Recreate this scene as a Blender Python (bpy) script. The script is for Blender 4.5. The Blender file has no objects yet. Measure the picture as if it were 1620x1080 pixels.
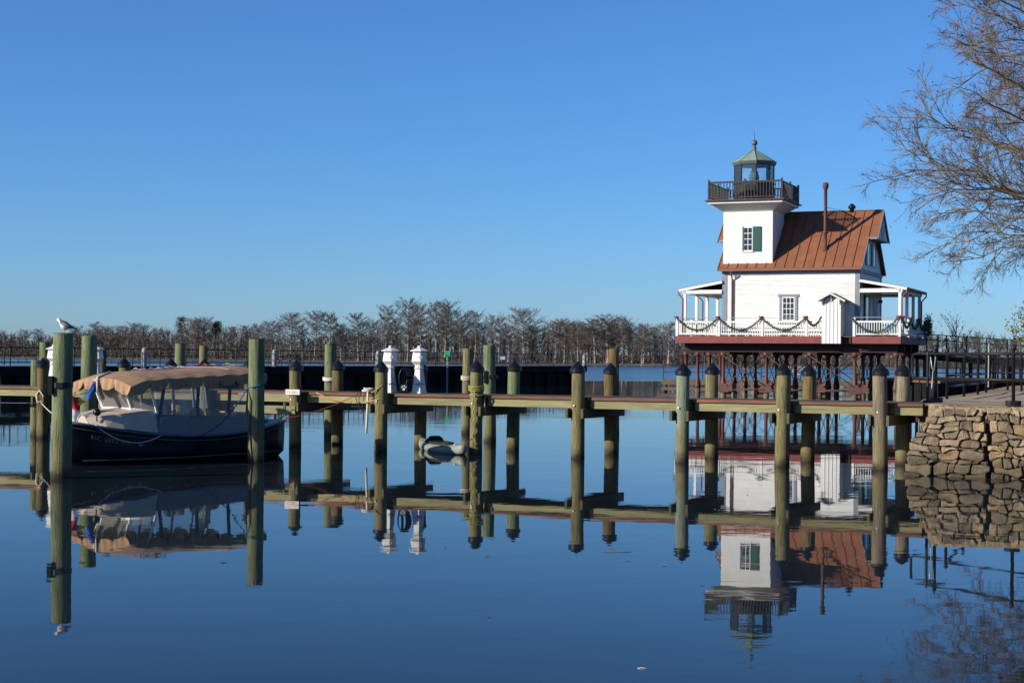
import bpy, math, random
from mathutils import Vector, Matrix
R = math.radians
random.seed(7)
scene = bpy.context.scene
C = scene.collection

# ---------------------------------------------------------------- camera
F, HC, ROLL, HX, HY = 2600.0, 2.3, 0.0075, 810.0, 566.5      # focal (px of a 1620 px frame), eye height, roll
cam_d = bpy.data.cameras.new('camera'); cam = bpy.data.objects.new('camera', cam_d); C.objects.link(cam)
cam.location = (0, 0, HC); cam.rotation_euler = (R(90), -ROLL, 0)
cam_d.sensor_width = 36; cam_d.lens = 36 * F / 1620; cam_d.shift_y = 26.5 / 1620
cam_d.clip_start = 0.1; cam_d.clip_end = 20000
scene.camera = cam
# ---------------------------------------------------------------- sky and sun
SUN_EL, SUN_BEHIND = R(21), R(23)
sdir = Vector((-math.cos(SUN_BEHIND) * math.cos(SUN_EL), -math.sin(SUN_BEHIND) * math.cos(SUN_EL), math.sin(SUN_EL)))
w = bpy.data.worlds.new('World'); scene.world = w; w.use_nodes = True
nt = w.node_tree; sky = nt.nodes.new('ShaderNodeTexSky'); sky.sky_type = 'NISHITA'; sky.sun_disc = False
sky.sun_elevation = SUN_EL; sky.sun_rotation = math.atan2(sdir.x, sdir.y)
sky.altitude = 0; sky.air_density = 0.9; sky.dust_density = 0.3; sky.ozone_density = 10
bg = nt.nodes['Background']; bg.inputs['Strength'].default_value = 0.105
nt.links.new(sky.outputs[0], bg.inputs['Color'])
sl = bpy.data.lights.new('sun', 'SUN'); sl.energy = 5.0; sl.angle = R(0.53); sl.color = (1, 0.93, 0.82)
so = bpy.data.objects.new('sun', sl); C.objects.link(so); so.rotation_euler = sdir.to_track_quat('Z', 'Y').to_euler()
so.location = (-60, -30, 60)
vs = scene.view_settings; vs.view_transform = 'Standard'; vs.look = 'None'; vs.exposure = 0.51; vs.gamma = 1; vs.use_curve_mapping = False
scene.cycles.max_bounces = 8; scene.cycles.transparent_max_bounces = 24

# ---------------------------------------------------------------- helpers
def at(x, y, d):
    """photo pixel at distance d -> point"""
    u = x - HX; v = HY - y
    return Vector(((u - v * ROLL) * d / F, d, HC + (v + u * ROLL) * d / F))
def px_on_line(x, y, c, m):
    """photo column x on the plan line  d = c + m X"""
    k = ((x - HX) - (HY - y) * ROLL) / F
    d = c / (1 - m * k)
    return k * d, d

def mat(name, col, rough=0.7, col2=None, scale=6.0, stretch=(1, 1, 1), bump=0.0, bscale=None, metal=0.0, rnd=0.0, spec=0.4, detail=4, lo=0.35, hi=0.65):
    m = bpy.data.materials.new(name); m.use_nodes = True
    t = m.node_tree; N = t.nodes; L = t.links; b = N['Principled BSDF']
    b.inputs['Roughness'].default_value = rough; b.inputs['Metallic'].default_value = metal
    b.inputs['Specular IOR Level'].default_value = spec
    tc = N.new('ShaderNodeTexCoord'); oi = N.new('ShaderNodeObjectInfo')
    add = N.new('ShaderNodeVectorMath'); add.operation = 'ADD'
    rv = N.new('ShaderNodeVectorMath'); rv.operation = 'SCALE'; rv.inputs[0].default_value = (13.1, 7.7, 9.3)
    L.new(oi.outputs['Random'], rv.inputs['Scale']); L.new(tc.outputs['Object'], add.inputs[0]); L.new(rv.outputs[0], add.inputs[1])
    mp = N.new('ShaderNodeMapping'); mp.inputs['Scale'].default_value = stretch; L.new(add.outputs[0], mp.inputs[0])
    nz = N.new('ShaderNodeTexNoise'); nz.inputs['Scale'].default_value = scale; nz.inputs['Detail'].default_value = detail; nz.inputs['Roughness'].default_value = 0.6
    L.new(mp.outputs[0], nz.inputs['Vector'])
    mr = N.new('ShaderNodeMapRange'); mr.inputs[1].default_value = lo; mr.inputs[2].default_value = hi; L.new(nz.outputs[0], mr.inputs[0])
    mx = N.new('ShaderNodeMix'); mx.data_type = 'RGBA'
    mx.inputs[6].default_value = (*col, 1); mx.inputs[7].default_value = (*(col2 or tuple(c * 0.8 for c in col)), 1)
    L.new(mr.outputs[0], mx.inputs[0]); last = mx.outputs[2]
    if rnd:
        hs = N.new('ShaderNodeHueSaturation'); ma = N.new('ShaderNodeMapRange'); ma.inputs[3].default_value = 1 - rnd; ma.inputs[4].default_value = 1 + rnd
        L.new(oi.outputs['Random'], ma.inputs[0]); L.new(ma.outputs[0], hs.inputs['Value']); L.new(last, hs.inputs['Color']); last = hs.outputs[0]
    L.new(last, b.inputs['Base Color'])
    if bump:
        n2 = N.new('ShaderNodeTexNoise'); n2.inputs['Scale'].default_value = bscale or scale * 3; n2.inputs['Detail'].default_value = 5
        L.new(mp.outputs[0], n2.inputs['Vector'])
        bp = N.new('ShaderNodeBump'); bp.inputs['Strength'].default_value = bump; bp.inputs['Distance'].default_value = 0.02
        L.new(n2.outputs[0], bp.inputs['Height']); L.new(bp.outputs[0], b.inputs['Normal'])
    m['_last'] = 0
    return m

def pile_mat(name, col, col2, dark=(0.03, 0.025, 0.018), tide=0.20):
    """round timber: vertical grain, weathering patches, tide stain with a ragged edge just above the water"""
    m = mat(name, col, 0.85, col2, 7.0, (3.0, 3.0, 0.22), 0.8, 30, rnd=0.12, spec=0.15, lo=0.32, hi=0.66, detail=9)
    t = m.node_tree; N = t.nodes; L = t.links; b = N['Principled BSDF']
    src = b.inputs['Base Color'].links[0].from_socket
    g = N.new('ShaderNodeNewGeometry'); sp = N.new('ShaderNodeSeparateXYZ'); L.new(g.outputs['Position'], sp.inputs[0])
    nz = N.new('ShaderNodeTexNoise'); nz.inputs['Scale'].default_value = 5.0; nz.inputs['Detail'].default_value = 6; L.new(g.outputs['Position'], nz.inputs['Vector'])
    ad = N.new('ShaderNodeMath'); ad.operation = 'MULTIPLY_ADD'; L.new(nz.outputs[0], ad.inputs[0]); ad.inputs[1].default_value = -0.42; L.new(sp.outputs['Z'], ad.inputs[2])
    mr = N.new('ShaderNodeMapRange'); mr.inputs[1].default_value = tide - 0.40; mr.inputs[2].default_value = tide - 0.16; mr.inputs[3].default_value = 1; mr.inputs[4].default_value = 0
    L.new(ad.outputs[0], mr.inputs[0])
    mx = N.new('ShaderNodeMix'); mx.data_type = 'RGBA'; L.new(mr.outputs[0], mx.inputs[0]); L.new(src, mx.inputs[6]); mx.inputs[7].default_value = (*dark, 1)
    # bleached tan zone of the tidal range, ragged upper edge
    m4 = N.new('ShaderNodeMapRange'); m4.inputs[1].default_value = .28; m4.inputs[2].default_value = .62; m4.inputs[3].default_value = .75; m4.inputs[4].default_value = 0
    ad4 = N.new('ShaderNodeMath'); ad4.operation = 'MULTIPLY_ADD'; L.new(nz.outputs[0], ad4.inputs[0]); ad4.inputs[1].default_value = -.5; L.new(sp.outputs['Z'], ad4.inputs[2]); L.new(ad4.outputs[0], m4.inputs[0])
    x4 = N.new('ShaderNodeMix'); x4.data_type = 'RGBA'; L.new(m4.outputs[0], x4.inputs[0]); L.new(src, x4.inputs[6]); x4.inputs[7].default_value = (.165, .138, .066, 1)
    L.new(x4.outputs[2], mx.inputs[6])
    # dark checks along the grain
    n3 = N.new('ShaderNodeTexNoise'); n3.inputs['Scale'].default_value = 9; n3.inputs['Detail'].default_value = 8
    mp = N.new('ShaderNodeMapping'); mp.inputs['Scale'].default_value = (4, 4, 0.25); L.new(g.outputs['Position'], mp.inputs[0]); L.new(mp.outputs[0], n3.inputs['Vector'])
    m3 = N.new('ShaderNodeMapRange'); m3.inputs[1].default_value = 0.54; m3.inputs[2].default_value = 0.66; m3.inputs[4].default_value = 0.7; L.new(n3.outputs[0], m3.inputs[0])
    x3 = N.new('ShaderNodeMix'); x3.data_type = 'RGBA'; L.new(m3.outputs[0], x3.inputs[0]); L.new(mx.outputs[2], x3.inputs[6]); x3.inputs[7].default_value = tuple(c * 0.45 for c in col) + (1,)
    L.new(x3.outputs[2], b.inputs['Base Color'])
    return m

def glass_mat(name, tint=(0.8, 0.86, 0.88), alpha=0.25, rough=0.05):
    m = bpy.data.materials.new(name); m.use_nodes = True
    t = m.node_tree; N = t.nodes; L = t.links; out = N['Material Output']
    N.remove(N['Principled BSDF'])
    tr = N.new('ShaderNodeBsdfTransparent'); gl = N.new('ShaderNodeBsdfGlossy'); gl.inputs['Roughness'].default_value = rough
    df = N.new('ShaderNodeBsdfDiffuse'); df.inputs['Color'].default_value = (*tint, 1)
    fr = N.new('ShaderNodeFresnel'); fr.inputs[0].default_value = 1.5
    m1 = N.new('ShaderNodeMixShader'); m1.inputs[0].default_value = alpha; L.new(tr.outputs[0], m1.inputs[1]); L.new(df.outputs[0], m1.inputs[2])
    m2 = N.new('ShaderNodeMixShader'); L.new(fr.outputs[0], m2.inputs[0]); L.new(m1.outputs[0], m2.inputs[1]); L.new(gl.outputs[0], m2.inputs[2])
    L.new(m2.outputs[0], out.inputs[0])
    return m

class MB:
    def __init__(s): s.v = []; s.f = []; s.mi = []; s.cur = 0
    def add(s, vs, fs):
        o = len(s.v); s.v += [tuple(p) for p in vs]; s.f += [tuple(i + o for i in q) for q in fs]; s.mi += [s.cur] * len(fs); return s
    def box(s, x0, x1, y0, y1, z0, z1):
        return s.add([(x0, y0, z0), (x1, y0, z0), (x1, y1, z0), (x0, y1, z0), (x0, y0, z1), (x1, y0, z1), (x1, y1, z1), (x0, y1, z1)],
                     [(0, 3, 2, 1), (4, 5, 6, 7), (0, 1, 5, 4), (1, 2, 6, 5), (2, 3, 7, 6), (3, 0, 4, 7)])
    def bar(s, p, q, wd, h, up=(0, 0, 1)):
        p = Vector(p); q = Vector(q); d = (q - p).normalized(); up = Vector(up)
        sd = d.cross(up)
        if sd.length < 1e-4: sd = d.cross(Vector((1, 0, 0)))
        sd.normalize(); u2 = sd.cross(d)
        a = sd * wd / 2; b = u2 * h / 2
        return s.add([p - a - b, p + a - b, p + a + b, p - a + b, q - a - b, q + a - b, q + a + b, q - a + b],
                     [(0, 1, 2, 3), (7, 6, 5, 4), (4, 5, 1, 0), (5, 6, 2, 1), (6, 7, 3, 2), (7, 4, 0, 3)])
    def tube(s, pts, r, n=6, caps=True):
        pts = [Vector(p) for p in pts]; m = len(pts); rs = r if isinstance(r, (list, tuple)) else [r] * m
        vs = []; prev = None
        for i, p in enumerate(pts):
            d = (pts[min(i + 1, m - 1)] - pts[max(i - 1, 0)])
            d = d.normalized() if d.length > 1e-9 else Vector((0, 0, 1))
            if prev is None:
                a = d.cross(Vector((0, 0, 1)) if abs(d.z) < 0.9 else Vector((1, 0, 0))).normalized()
            else:
                a = prev - d * prev.dot(d); a = a.normalized() if a.length > 1e-6 else d.orthogonal().normalized()
            prev = a; b = d.cross(a)
            for k in range(n):
                t = 2 * math.pi * k / n; vs.append(p + (a * math.cos(t) + b * math.sin(t)) * rs[i])
        fs = [(i * n + k, i * n + (k + 1) % n, (i + 1) * n + (k + 1) % n, (i + 1) * n + k) for i in range(m - 1) for k in range(n)]
        if caps: fs += [tuple(range(n))[::-1], tuple((m - 1) * n + k for k in range(n))]
        return s.add(vs, fs)
    def lathe(s, prof, n=16, c=(0, 0), ph=0.0):
        vs = []; m = len(prof)
        for r, z in prof:
            for k in range(n):
                t = 2 * math.pi * k / n + ph; vs.append((c[0] + r * math.cos(t), c[1] + r * math.sin(t), z))
        fs = [(i * n + k, i * n + (k + 1) % n, (i + 1) * n + (k + 1) % n, (i + 1) * n + k) for i in range(m - 1) for k in range(n)]
        fs += [tuple(range(n))[::-1], tuple((m - 1) * n + k for k in range(n))]
        return s.add(vs, fs)
    def extrude(s, poly, z0, z1):
        n = len(poly)
        return s.add([(x, y, z0) for x, y in poly] + [(x, y, z1) for x, y in poly],
                     [tuple(range(n))[::-1], tuple(range(n, 2 * n))] + [(k, (k + 1) % n, n + (k + 1) % n, n + k) for k in range(n)])
    def slab(s, quad, th):
        """quad of 4 points thickened downwards along its normal"""
        q = [Vector(p) for p in quad]; nn = (q[1] - q[0]).cross(q[3] - q[0]).normalized() * th
        return s.add(q + [p - nn for p in q], [(0, 1, 2, 3), (7, 6, 5, 4), (0, 4, 5, 1), (1, 5, 6, 2), (2, 6, 7, 3), (3, 7, 4, 0)])
    def mesh(s, name, mats, smooth=False):
        me = bpy.data.meshes.new(name); me.from_pydata(s.v, [], s.f)
        for m in (mats if isinstance(mats, (list, tuple)) else [mats]): me.materials.append(m)
        if any(s.mi): me.polygons.foreach_set('material_index', s.mi)
        if smooth: me.polygons.foreach_set('use_smooth', [True] * len(me.polygons))
        me.update(); return me
    def build(s, name, mats, parent=None, smooth=False, loc=(0, 0, 0), rot=(0, 0, 0)):
        return link(name, s.mesh(name, mats, smooth), parent, loc, rot)

def link(name, me, parent=None, loc=(0, 0, 0), rot=(0, 0, 0), sc=(1, 1, 1)):
    o = bpy.data.objects.new(name, me); C.objects.link(o); o.parent = parent
    o.location = loc; o.rotation_euler = rot; o.scale = sc
    return o
def tag(o, label, cat, group=None, kind=None):
    if label: o['label'] = label
    if cat: o['category'] = cat
    if group: o['group'] = group
    if kind: o['kind'] = kind
    return o
def thing(name, label, cat, loc=(0, 0, 0), rz=0, group=None):
    return tag(link(name, None, None, loc, (0, 0, rz)), label, cat, group)
def struct(o): o['kind'] = 'structure'; return o
def boxo(name, m, parent, *a): return MB().box(*a).build(name, m, parent)
def cylm(r, z0, z1, n=20, taper=1.0): return MB().lathe([(r, z0), (r * taper, z1)], n)

# ---------------------------------------------------------------- materials
M = {}
M['p_green'] = pile_mat('pile green', (0.080, 0.105, 0.052), (0.185, 0.20, 0.10))
M['p_olive'] = pile_mat('pile olive', (0.105, 0.092, 0.040), (0.215, 0.188, 0.088))
M['p_brown'] = pile_mat('pile brown', (0.085, 0.058, 0.022), (0.175, 0.128, 0.055))
M['p_blue'] = pile_mat('pile pale green', (0.135, 0.17, 0.125), (0.24, 0.255, 0.17))
M['p_tan'] = pile_mat('pile tan', (0.125, 0.10, 0.062), (0.235, 0.195, 0.13))
M['cap'] = mat('black plastic cap', (0.006, 0.006, 0.008), 0.32, (0.010, 0.010, 0.012), 8, spec=0.3)
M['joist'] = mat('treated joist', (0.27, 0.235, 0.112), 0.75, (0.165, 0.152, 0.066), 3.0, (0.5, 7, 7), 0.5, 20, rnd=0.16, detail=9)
M['beam'] = mat('shaded cross beam', (0.10, 0.088, 0.042), 0.85, (0.07, 0.062, 0.032), 3.0, (0.6, 6, 6), 0.3, 20, rnd=0.1)  # joist timber coloured darker to paint in the shade below the deck
M['plank'] = mat('deck plank', (0.12, 0.088, 0.065), 0.8, (0.075, 0.056, 0.043), 4, (6, 0.8, 6), 0.3, 22, rnd=0.25)
M['trim'] = mat('red brown edge board', (0.185, 0.068, 0.03), 0.75, (0.075, 0.04, 0.024), 4, (0.5, 6, 6), 0.2, 20, rnd=0.15)
M['greyplank'] = mat('weathered tan timber', (0.20, 0.15, 0.09), 0.85, (0.13, 0.10, 0.065), 3, (1, 4, 4), 0.3, 15, rnd=0.15)
M['darkwood'] = mat('dark timber', (0.055, 0.048, 0.038), 0.9, (0.035, 0.03, 0.025), 4, (1, 1, 4), 0.3, 15, rnd=0.2)
M['white'] = mat('white paint', (0.64, 0.625, 0.595), 0.55, (0.58, 0.565, 0.535), 2.5, bump=0.03, rnd=0.02)
M['whitewood'] = mat('white clapboard paint', (0.64, 0.625, 0.595), 0.6, (0.49, 0.475, 0.44), 2.2, (0.5, 1, .8), 0.08, 20, rnd=0.05, lo=.42, hi=.85, detail=8)
M['grey_trim'] = mat('slate trim paint', (0.19, 0.21, 0.245), 0.6, (0.16, 0.18, 0.21), 3)
M['copper'] = mat('brown metal roof', (0.25, 0.102, 0.052), 0.6, (0.195, 0.080, 0.042), 1.4, (1, 1, 1), 0.04, 6, rnd=0.05, spec=0.12, metal=0.0)
M['seam'] = mat('roof seam', (0.20, 0.075, 0.04), 0.5, (0.18, 0.07, 0.04), 3)
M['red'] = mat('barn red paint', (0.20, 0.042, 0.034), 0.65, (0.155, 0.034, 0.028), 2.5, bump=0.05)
M['under'] = mat('very dark red beam', (0.035, 0.013, 0.012), 0.8, (0.025, 0.010, 0.010), 4)  # much darker red for the frame below the lighthouse deck
M['iron_red'] = mat('oxide red iron', (0.10, 0.032, 0.027), 0.6, (0.065, 0.024, 0.021), 4, bump=0.1, rnd=0.1)
M['rust'] = mat('rusty pipe', (0.062, 0.030, 0.021), 0.7, (0.09, 0.040, 0.025), 4, bump=0.2)
M['black_iron'] = mat('black painted iron', (0.012, 0.012, 0.015), 0.45, (0.018, 0.017, 0.017), 6, spec=0.18)
M['dark_rail'] = mat('dark brown gallery paint', (0.024, 0.021, 0.019), 0.6, (0.018, 0.016, 0.015), 4)
M['patina'] = mat('verdigris copper', (0.19, 0.30, 0.225), 0.6, (0.14, 0.215, 0.165), 1.6, (1, 1, 1), 0.1, 10, rnd=0.08, detail=7)
M['patina_dark'] = mat('dark weathered copper', (0.10, 0.12, 0.10), 0.55, (0.07, 0.075, 0.065), 4)
M['shutter'] = mat('dark green shutter', (0.012, 0.075, 0.055), 0.5, (0.01, 0.06, 0.045), 4)
M['dark_glass'] = mat('dark window glass', (0.012, 0.014, 0.018), 0.06, (0.02, 0.022, 0.026), 3, spec=0.6)
M['lantern_glass'] = glass_mat('lantern glass', (0.5, 0.6, 0.66), 0.05)
M['lens'] = mat('greenish lens glass', (0.03, 0.075, 0.075), 0.15, (0.05, 0.11, 0.10), 10, spec=0.8)
M['stone_a'] = mat('tan stone', (0.33, 0.245, 0.155), 0.9, (0.18, 0.135, 0.088), 7, bump=0.7, bscale=28, rnd=0.25, detail=8, spec=0.15)
M['stone_b'] = mat('grey stone', (0.205, 0.157, 0.103), 0.9, (0.115, 0.088, 0.058), 8, bump=0.7, bscale=30, rnd=0.3, detail=8, spec=0.15)
M['stone_c'] = mat('ochre stone', (0.32, 0.225, 0.115), 0.9, (0.20, 0.145, 0.08), 7, bump=0.7, bscale=28, rnd=0.2, detail=8, spec=0.15)
M['mortar'] = mat('dark mortar', (0.05, 0.042, 0.03), 0.95, (0.025, 0.021, 0.017), 14, bump=0.8, bscale=40, detail=8)
M['dirt'] = mat('packed sandy ground', (0.30, 0.225, 0.135), 0.95, (0.19, 0.145, 0.088), 1.6, bump=0.5, bscale=22, detail=8, spec=0.1)
M['concrete'] = mat('weathered concrete', (0.40, 0.305, 0.19), 0.9, (0.27, 0.205, 0.125), 2.2, bump=0.35, bscale=30, detail=8, rnd=0.1)
M['rope_y'] = mat('yellow rope', (0.36, 0.33, 0.07), 0.85, (0.25, 0.23, 0.05), 40)
M['rope_gold'] = mat('golden rope', (0.42, 0.28, 0.10), 0.85, (0.30, 0.19, 0.06), 40)
M['rope_w'] = mat('white rope', (0.62, 0.58, 0.48), 0.85, (0.45, 0.41, 0.34), 40)
M['rope_r'] = mat('red rope', (0.22, 0.022, 0.02), 0.85, (0.09, 0.015, 0.015), 40)
M['rope_b'] = mat('blue rope', (0.03, 0.08, 0.22), 0.8, (0.02, 0.06, 0.16), 40)
M['rope_k'] = mat('dark rope', (0.03, 0.028, 0.025), 0.85, (0.05, 0.045, 0.04), 40)
M['navy'] = mat('navy gelcoat', (0.004, 0.005, 0.010), 0.25, (0.005, 0.006, 0.011), 3, spec=0.22)
M['cream'] = mat('cream gelcoat', (0.42, 0.345, 0.265), 0.5, (0.38, 0.31, 0.24), 3)
M['slate'] = mat('cream coaming darkened as shaded', (0.15, 0.145, 0.15), 0.5, (0.13, 0.125, 0.13), 3)  # same cream as the foredeck, darkened to paint in the shaded side
M['canvas'] = mat('tan canvas', (0.35, 0.21, 0.112), 0.9, (0.25, 0.148, 0.08), 2.5, (1, 5, 1), 0.6, 4, detail=6)
M['vinyl'] = glass_mat('clear vinyl', (0.55, 0.54, 0.51), 0.27, 0.10)
M['alu'] = mat('white aluminium', (0.75, 0.75, 0.75), 0.35, (0.68, 0.68, 0.68), 5)
M['blue_post'] = mat('blue grey strap', (0.09, 0.115, 0.16), 0.6, (0.07, 0.09, 0.13), 5)
M['cushion'] = mat('straw cushion', (0.46, 0.35, 0.21), 0.95, (0.33, 0.245, 0.14), 14, bump=0.4)
M['seat'] = mat('tan vinyl seat', (0.30, 0.22, 0.15), 0.6, (0.25, 0.18, 0.12), 4)
M['flag_b'] = mat('blue pennant', (0.02, 0.07, 0.32), 0.8); M['flag_r'] = mat('red pennant', (0.55, 0.02, 0.025), 0.8)
M['flag_w'] = mat('white pennant', (0.72, 0.72, 0.74), 0.8); M['flag_y'] = mat('yellow pennant', (0.66, 0.55, 0.03), 0.8)
M['kayak'] = mat('grey green plastic', (0.23, 0.245, 0.205), 0.5, (0.18, 0.195, 0.165), 3)
M['kblack'] = mat('black webbing', (0.012, 0.012, 0.015), 0.7)
M['garland'] = mat('evergreen garland', (0.018, 0.055, 0.03), 0.8, (0.035, 0.085, 0.04), 8)
M['bow'] = mat('red bow', (0.22, 0.014, 0.018), 0.8, (0.13, 0.010, 0.012), 8)
M['gold'] = mat('gold ornament', (0.5, 0.36, 0.06), 0.4)
M['bark_far'] = mat('grey cypress bark', (0.27, 0.235, 0.205), 0.95, (0.19, 0.165, 0.145), 0.6, (1, 1, 0.3), rnd=0.2, spec=0.1)
M['twig_far'] = mat('grey brown twigs', (0.165, 0.138, 0.119), 0.95, (0.115, 0.097, 0.085), 0.4, rnd=0.2, spec=0.1)
M['thicket'] = mat('brown winter thicket', (0.145, 0.117, 0.100), 0.95, (0.088, 0.073, 0.064), 0.035, spec=0.1)
M['pine'] = mat('dark pine needles', (0.03, 0.048, 0.025), 0.9, (0.05, 0.065, 0.03), 0.5, rnd=0.2)
M['bark'] = mat('grey brown bark', (0.20, 0.16, 0.115), 0.95, (0.12, 0.095, 0.07), 5, (1, 1, 0.4), 0.5, 20, spec=0.1)
M['twig'] = mat('brown twigs', (0.165, 0.128, 0.088), 0.95, (0.10, 0.077, 0.054), 1.2, spec=0.1)
M['deadleaf'] = mat('russet dead leaves', (0.26, 0.10, 0.04), 0.9, (0.17, 0.07, 0.03), 3)
M['leaf'] = mat('yellow green leaves', (0.11, 0.12, 0.03), 0.8, (0.20, 0.14, 0.035), 3)
M['farland'] = mat('far bank', (0.09, 0.075, 0.055), 0.95, (0.06, 0.055, 0.04), 0.02, spec=0.1)
M['grass'] = mat('dry winter grass', (0.26, 0.21, 0.10), 0.95, (0.17, 0.15, 0.07), 0.8, bump=0.4, bscale=20, spec=0.1)
M['pierc'] = mat('pier concrete', (0.33, 0.32, 0.30), 0.85, (0.25, 0.245, 0.23), 1.0, bump=0.1)
M['pierdark'] = mat('near black timber', (0.014, 0.013, 0.013), 0.9, (0.009, 0.009, 0.009), 2, rnd=0.2, spec=0.1)  # near black, so the pier and bulkhead faces carry shade in their colour
M['green'] = mat('green day mark', (0.0, 0.45, 0.13), 0.5, (0.0, 0.42, 0.12), 3)
M['sign_pink'] = mat('pale sign board', (0.66, 0.58, 0.52), 0.6)
M['gull_w'] = mat('white feathers', (0.72, 0.70, 0.66), 0.8, (0.66, 0.64, 0.60), 30)
M['gull_g'] = mat('grey feathers', (0.16, 0.16, 0.17), 0.8, (0.10, 0.10, 0.11), 30)
M['gull_k'] = mat('black feathers', (0.015, 0.015, 0.015), 0.7)
M['beak'] = mat('yellow beak', (0.5, 0.32, 0.06), 0.5)
M['brushed'] = mat('thin grey rail', (0.42, 0.42, 0.42), 0.4, metal=0.3)
M['mark_white'] = mat('off white lettering', (0.15, 0.15, 0.145), 0.7)
M['purple'] = mat('violet decal', (0.10, 0.07, 0.28), 0.5)

def tide_stain(m, z1, col):
    t = m.node_tree; N = t.nodes; L = t.links; b = N['Principled BSDF']; src = b.inputs['Base Color'].links[0].from_socket
    g = N.new('ShaderNodeNewGeometry'); sp = N.new('ShaderNodeSeparateXYZ'); L.new(g.outputs['Position'], sp.inputs[0])
    nz = N.new('ShaderNodeTexNoise'); nz.inputs['Scale'].default_value = 3.0; nz.inputs['Detail'].default_value = 6; L.new(g.outputs['Position'], nz.inputs['Vector'])
    ad = N.new('ShaderNodeMath'); ad.operation = 'MULTIPLY_ADD'; L.new(nz.outputs[0], ad.inputs[0]); ad.inputs[1].default_value = -.6; L.new(sp.outputs['Z'], ad.inputs[2])
    mr = N.new('ShaderNodeMapRange'); mr.inputs[1].default_value = z1 - .55; mr.inputs[2].default_value = z1 - .1; mr.inputs[3].default_value = .8; mr.inputs[4].default_value = 0; L.new(ad.outputs[0], mr.inputs[0])
    mx = N.new('ShaderNodeMix'); mx.data_type = 'RGBA'; L.new(mr.outputs[0], mx.inputs[0]); L.new(src, mx.inputs[6]); mx.inputs[7].default_value = (*col, 1); L.new(mx.outputs[2], b.inputs['Base Color'])
for k_ in ('stone_a', 'stone_b', 'stone_c'): tide_stain(M[k_], .38, (.062, .05, .032))

# ---------------------------------------------------------------- water
def water():
    m = bpy.data.materials.new('river water'); m.use_nodes = True
    t = m.node_tree; N = t.nodes; L = t.links; b = N['Principled BSDF']
    b.inputs['Base Color'].default_value = (0.010, 0.016, 0.020, 1); b.inputs['IOR'].default_value = 1.19; b.inputs['Specular Tint'].default_value = (0.97, 0.93, 0.87, 1)
    g = N.new('ShaderNodeNewGeometry'); sp = N.new('ShaderNodeSeparateXYZ'); L.new(g.outputs['Position'], sp.inputs[0])
    # the open river beyond the basin is ruffled by wind, the basin is calm
    wob = N.new('ShaderNodeTexNoise'); wob.inputs['Scale'].default_value = 0.02; L.new(g.outputs['Position'], wob.inputs['Vector'])
    ad = N.new('ShaderNodeMath'); ad.operation = 'MULTIPLY_ADD'; ad.inputs[1].default_value = 40; L.new(wob.outputs[0], ad.inputs[0]); L.new(sp.outputs['Y'], ad.inputs[2])
    far = N.new('ShaderNodeMapRange'); far.interpolation_type = 'SMOOTHSTEP'; far.inputs[1].default_value = 188; far.inputs[2].default_value = 206; L.new(ad.outputs[0], far.inputs[0])
    rg = N.new('ShaderNodeMapRange'); rg.inputs[3].default_value = 0.012; rg.inputs[4].default_value = 0.16; L.new(far.outputs[0], rg.inputs[0]); L.new(rg.outputs[0], b.inputs['Roughness'])
    n1 = N.new('ShaderNodeTexNoise'); n1.inputs['Scale'].default_value = 0.55; n1.inputs['Detail'].default_value = 3
    n2 = N.new('ShaderNodeTexNoise'); n2.inputs['Scale'].default_value = 5.0; n2.inputs['Detail'].default_value = 4
    n3 = N.new('ShaderNodeTexNoise'); n3.inputs['Scale'].default_value = 2.2; n3.inputs['Detail'].default_value = 4
    mp = N.new('ShaderNodeMapping'); mp.inputs['Scale'].default_value = (0.7, 1, 1); L.new(g.outputs['Position'], mp.inputs[0])
    for n in (n1, n2, n3): L.new(mp.outputs[0], n.inputs['Vector'])
    # cat's-paw patches of fine ripple in the basin
    pz = N.new('ShaderNodeTexNoise'); pz.inputs['Scale'].default_value = 0.12; pz.inputs['Detail'].default_value = 3; L.new(mp.outputs[0], pz.inputs['Vector'])
    pm = N.new('ShaderNodeMapRange'); pm.inputs[1].default_value = 0.52; pm.inputs[2].default_value = 0.72; pm.inputs[3].default_value = 0.08; pm.inputs[4].default_value = 0.9; L.new(pz.outputs[0], pm.inputs[0])
    a2 = N.new('ShaderNodeMath'); a2.operation = 'MULTIPLY'; L.new(n2.outputs[0], a2.inputs[0]); L.new(pm.outputs[0], a2.inputs[1])
    s2 = N.new('ShaderNodeMath'); s2.operation = 'MULTIPLY'; L.new(a2.outputs[0], s2.inputs[0]); s2.inputs[1].default_value = 0.0022
    s1 = N.new('ShaderNodeMath'); s1.operation = 'MULTIPLY_ADD'; L.new(n1.outputs[0], s1.inputs[0]); s1.inputs[1].default_value = 0.0042; L.new(s2.outputs[0], s1.inputs[2])
    f3 = N.new('ShaderNodeMath'); f3.operation = 'MULTIPLY'; L.new(n3.outputs[0], f3.inputs[0]); L.new(far.outputs[0], f3.inputs[1])
    s3 = N.new('ShaderNodeMath'); s3.operation = 'MULTIPLY_ADD'; L.new(f3.outputs[0], s3.inputs[0]); s3.inputs[1].default_value = 0.10; L.new(s1.outputs[0], s3.inputs[2])
    bp = N.new('ShaderNodeBump'); bp.inputs['Strength'].default_value = 1.0; bp.inputs['Distance'].default_value = 1.0
    L.new(s3.outputs[0], bp.inputs['Height']); L.new(bp.outputs[0], b.inputs['Normal'])
    o = MB().add([(-3000, -400, 0), (3000, -400, 0), (3000, 6000, 0), (-3000, 6000, 0)], [(0, 1, 2, 3)]).build('water', m)
    struct(o)
water()
bed = MB().add([(-3000, -400, -3), (3000, -400, -3), (3000, 6000, -3), (-3000, 6000, -3)], [(0, 1, 2, 3)]).build('riverbed', M['farland']); struct(bed)

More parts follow.
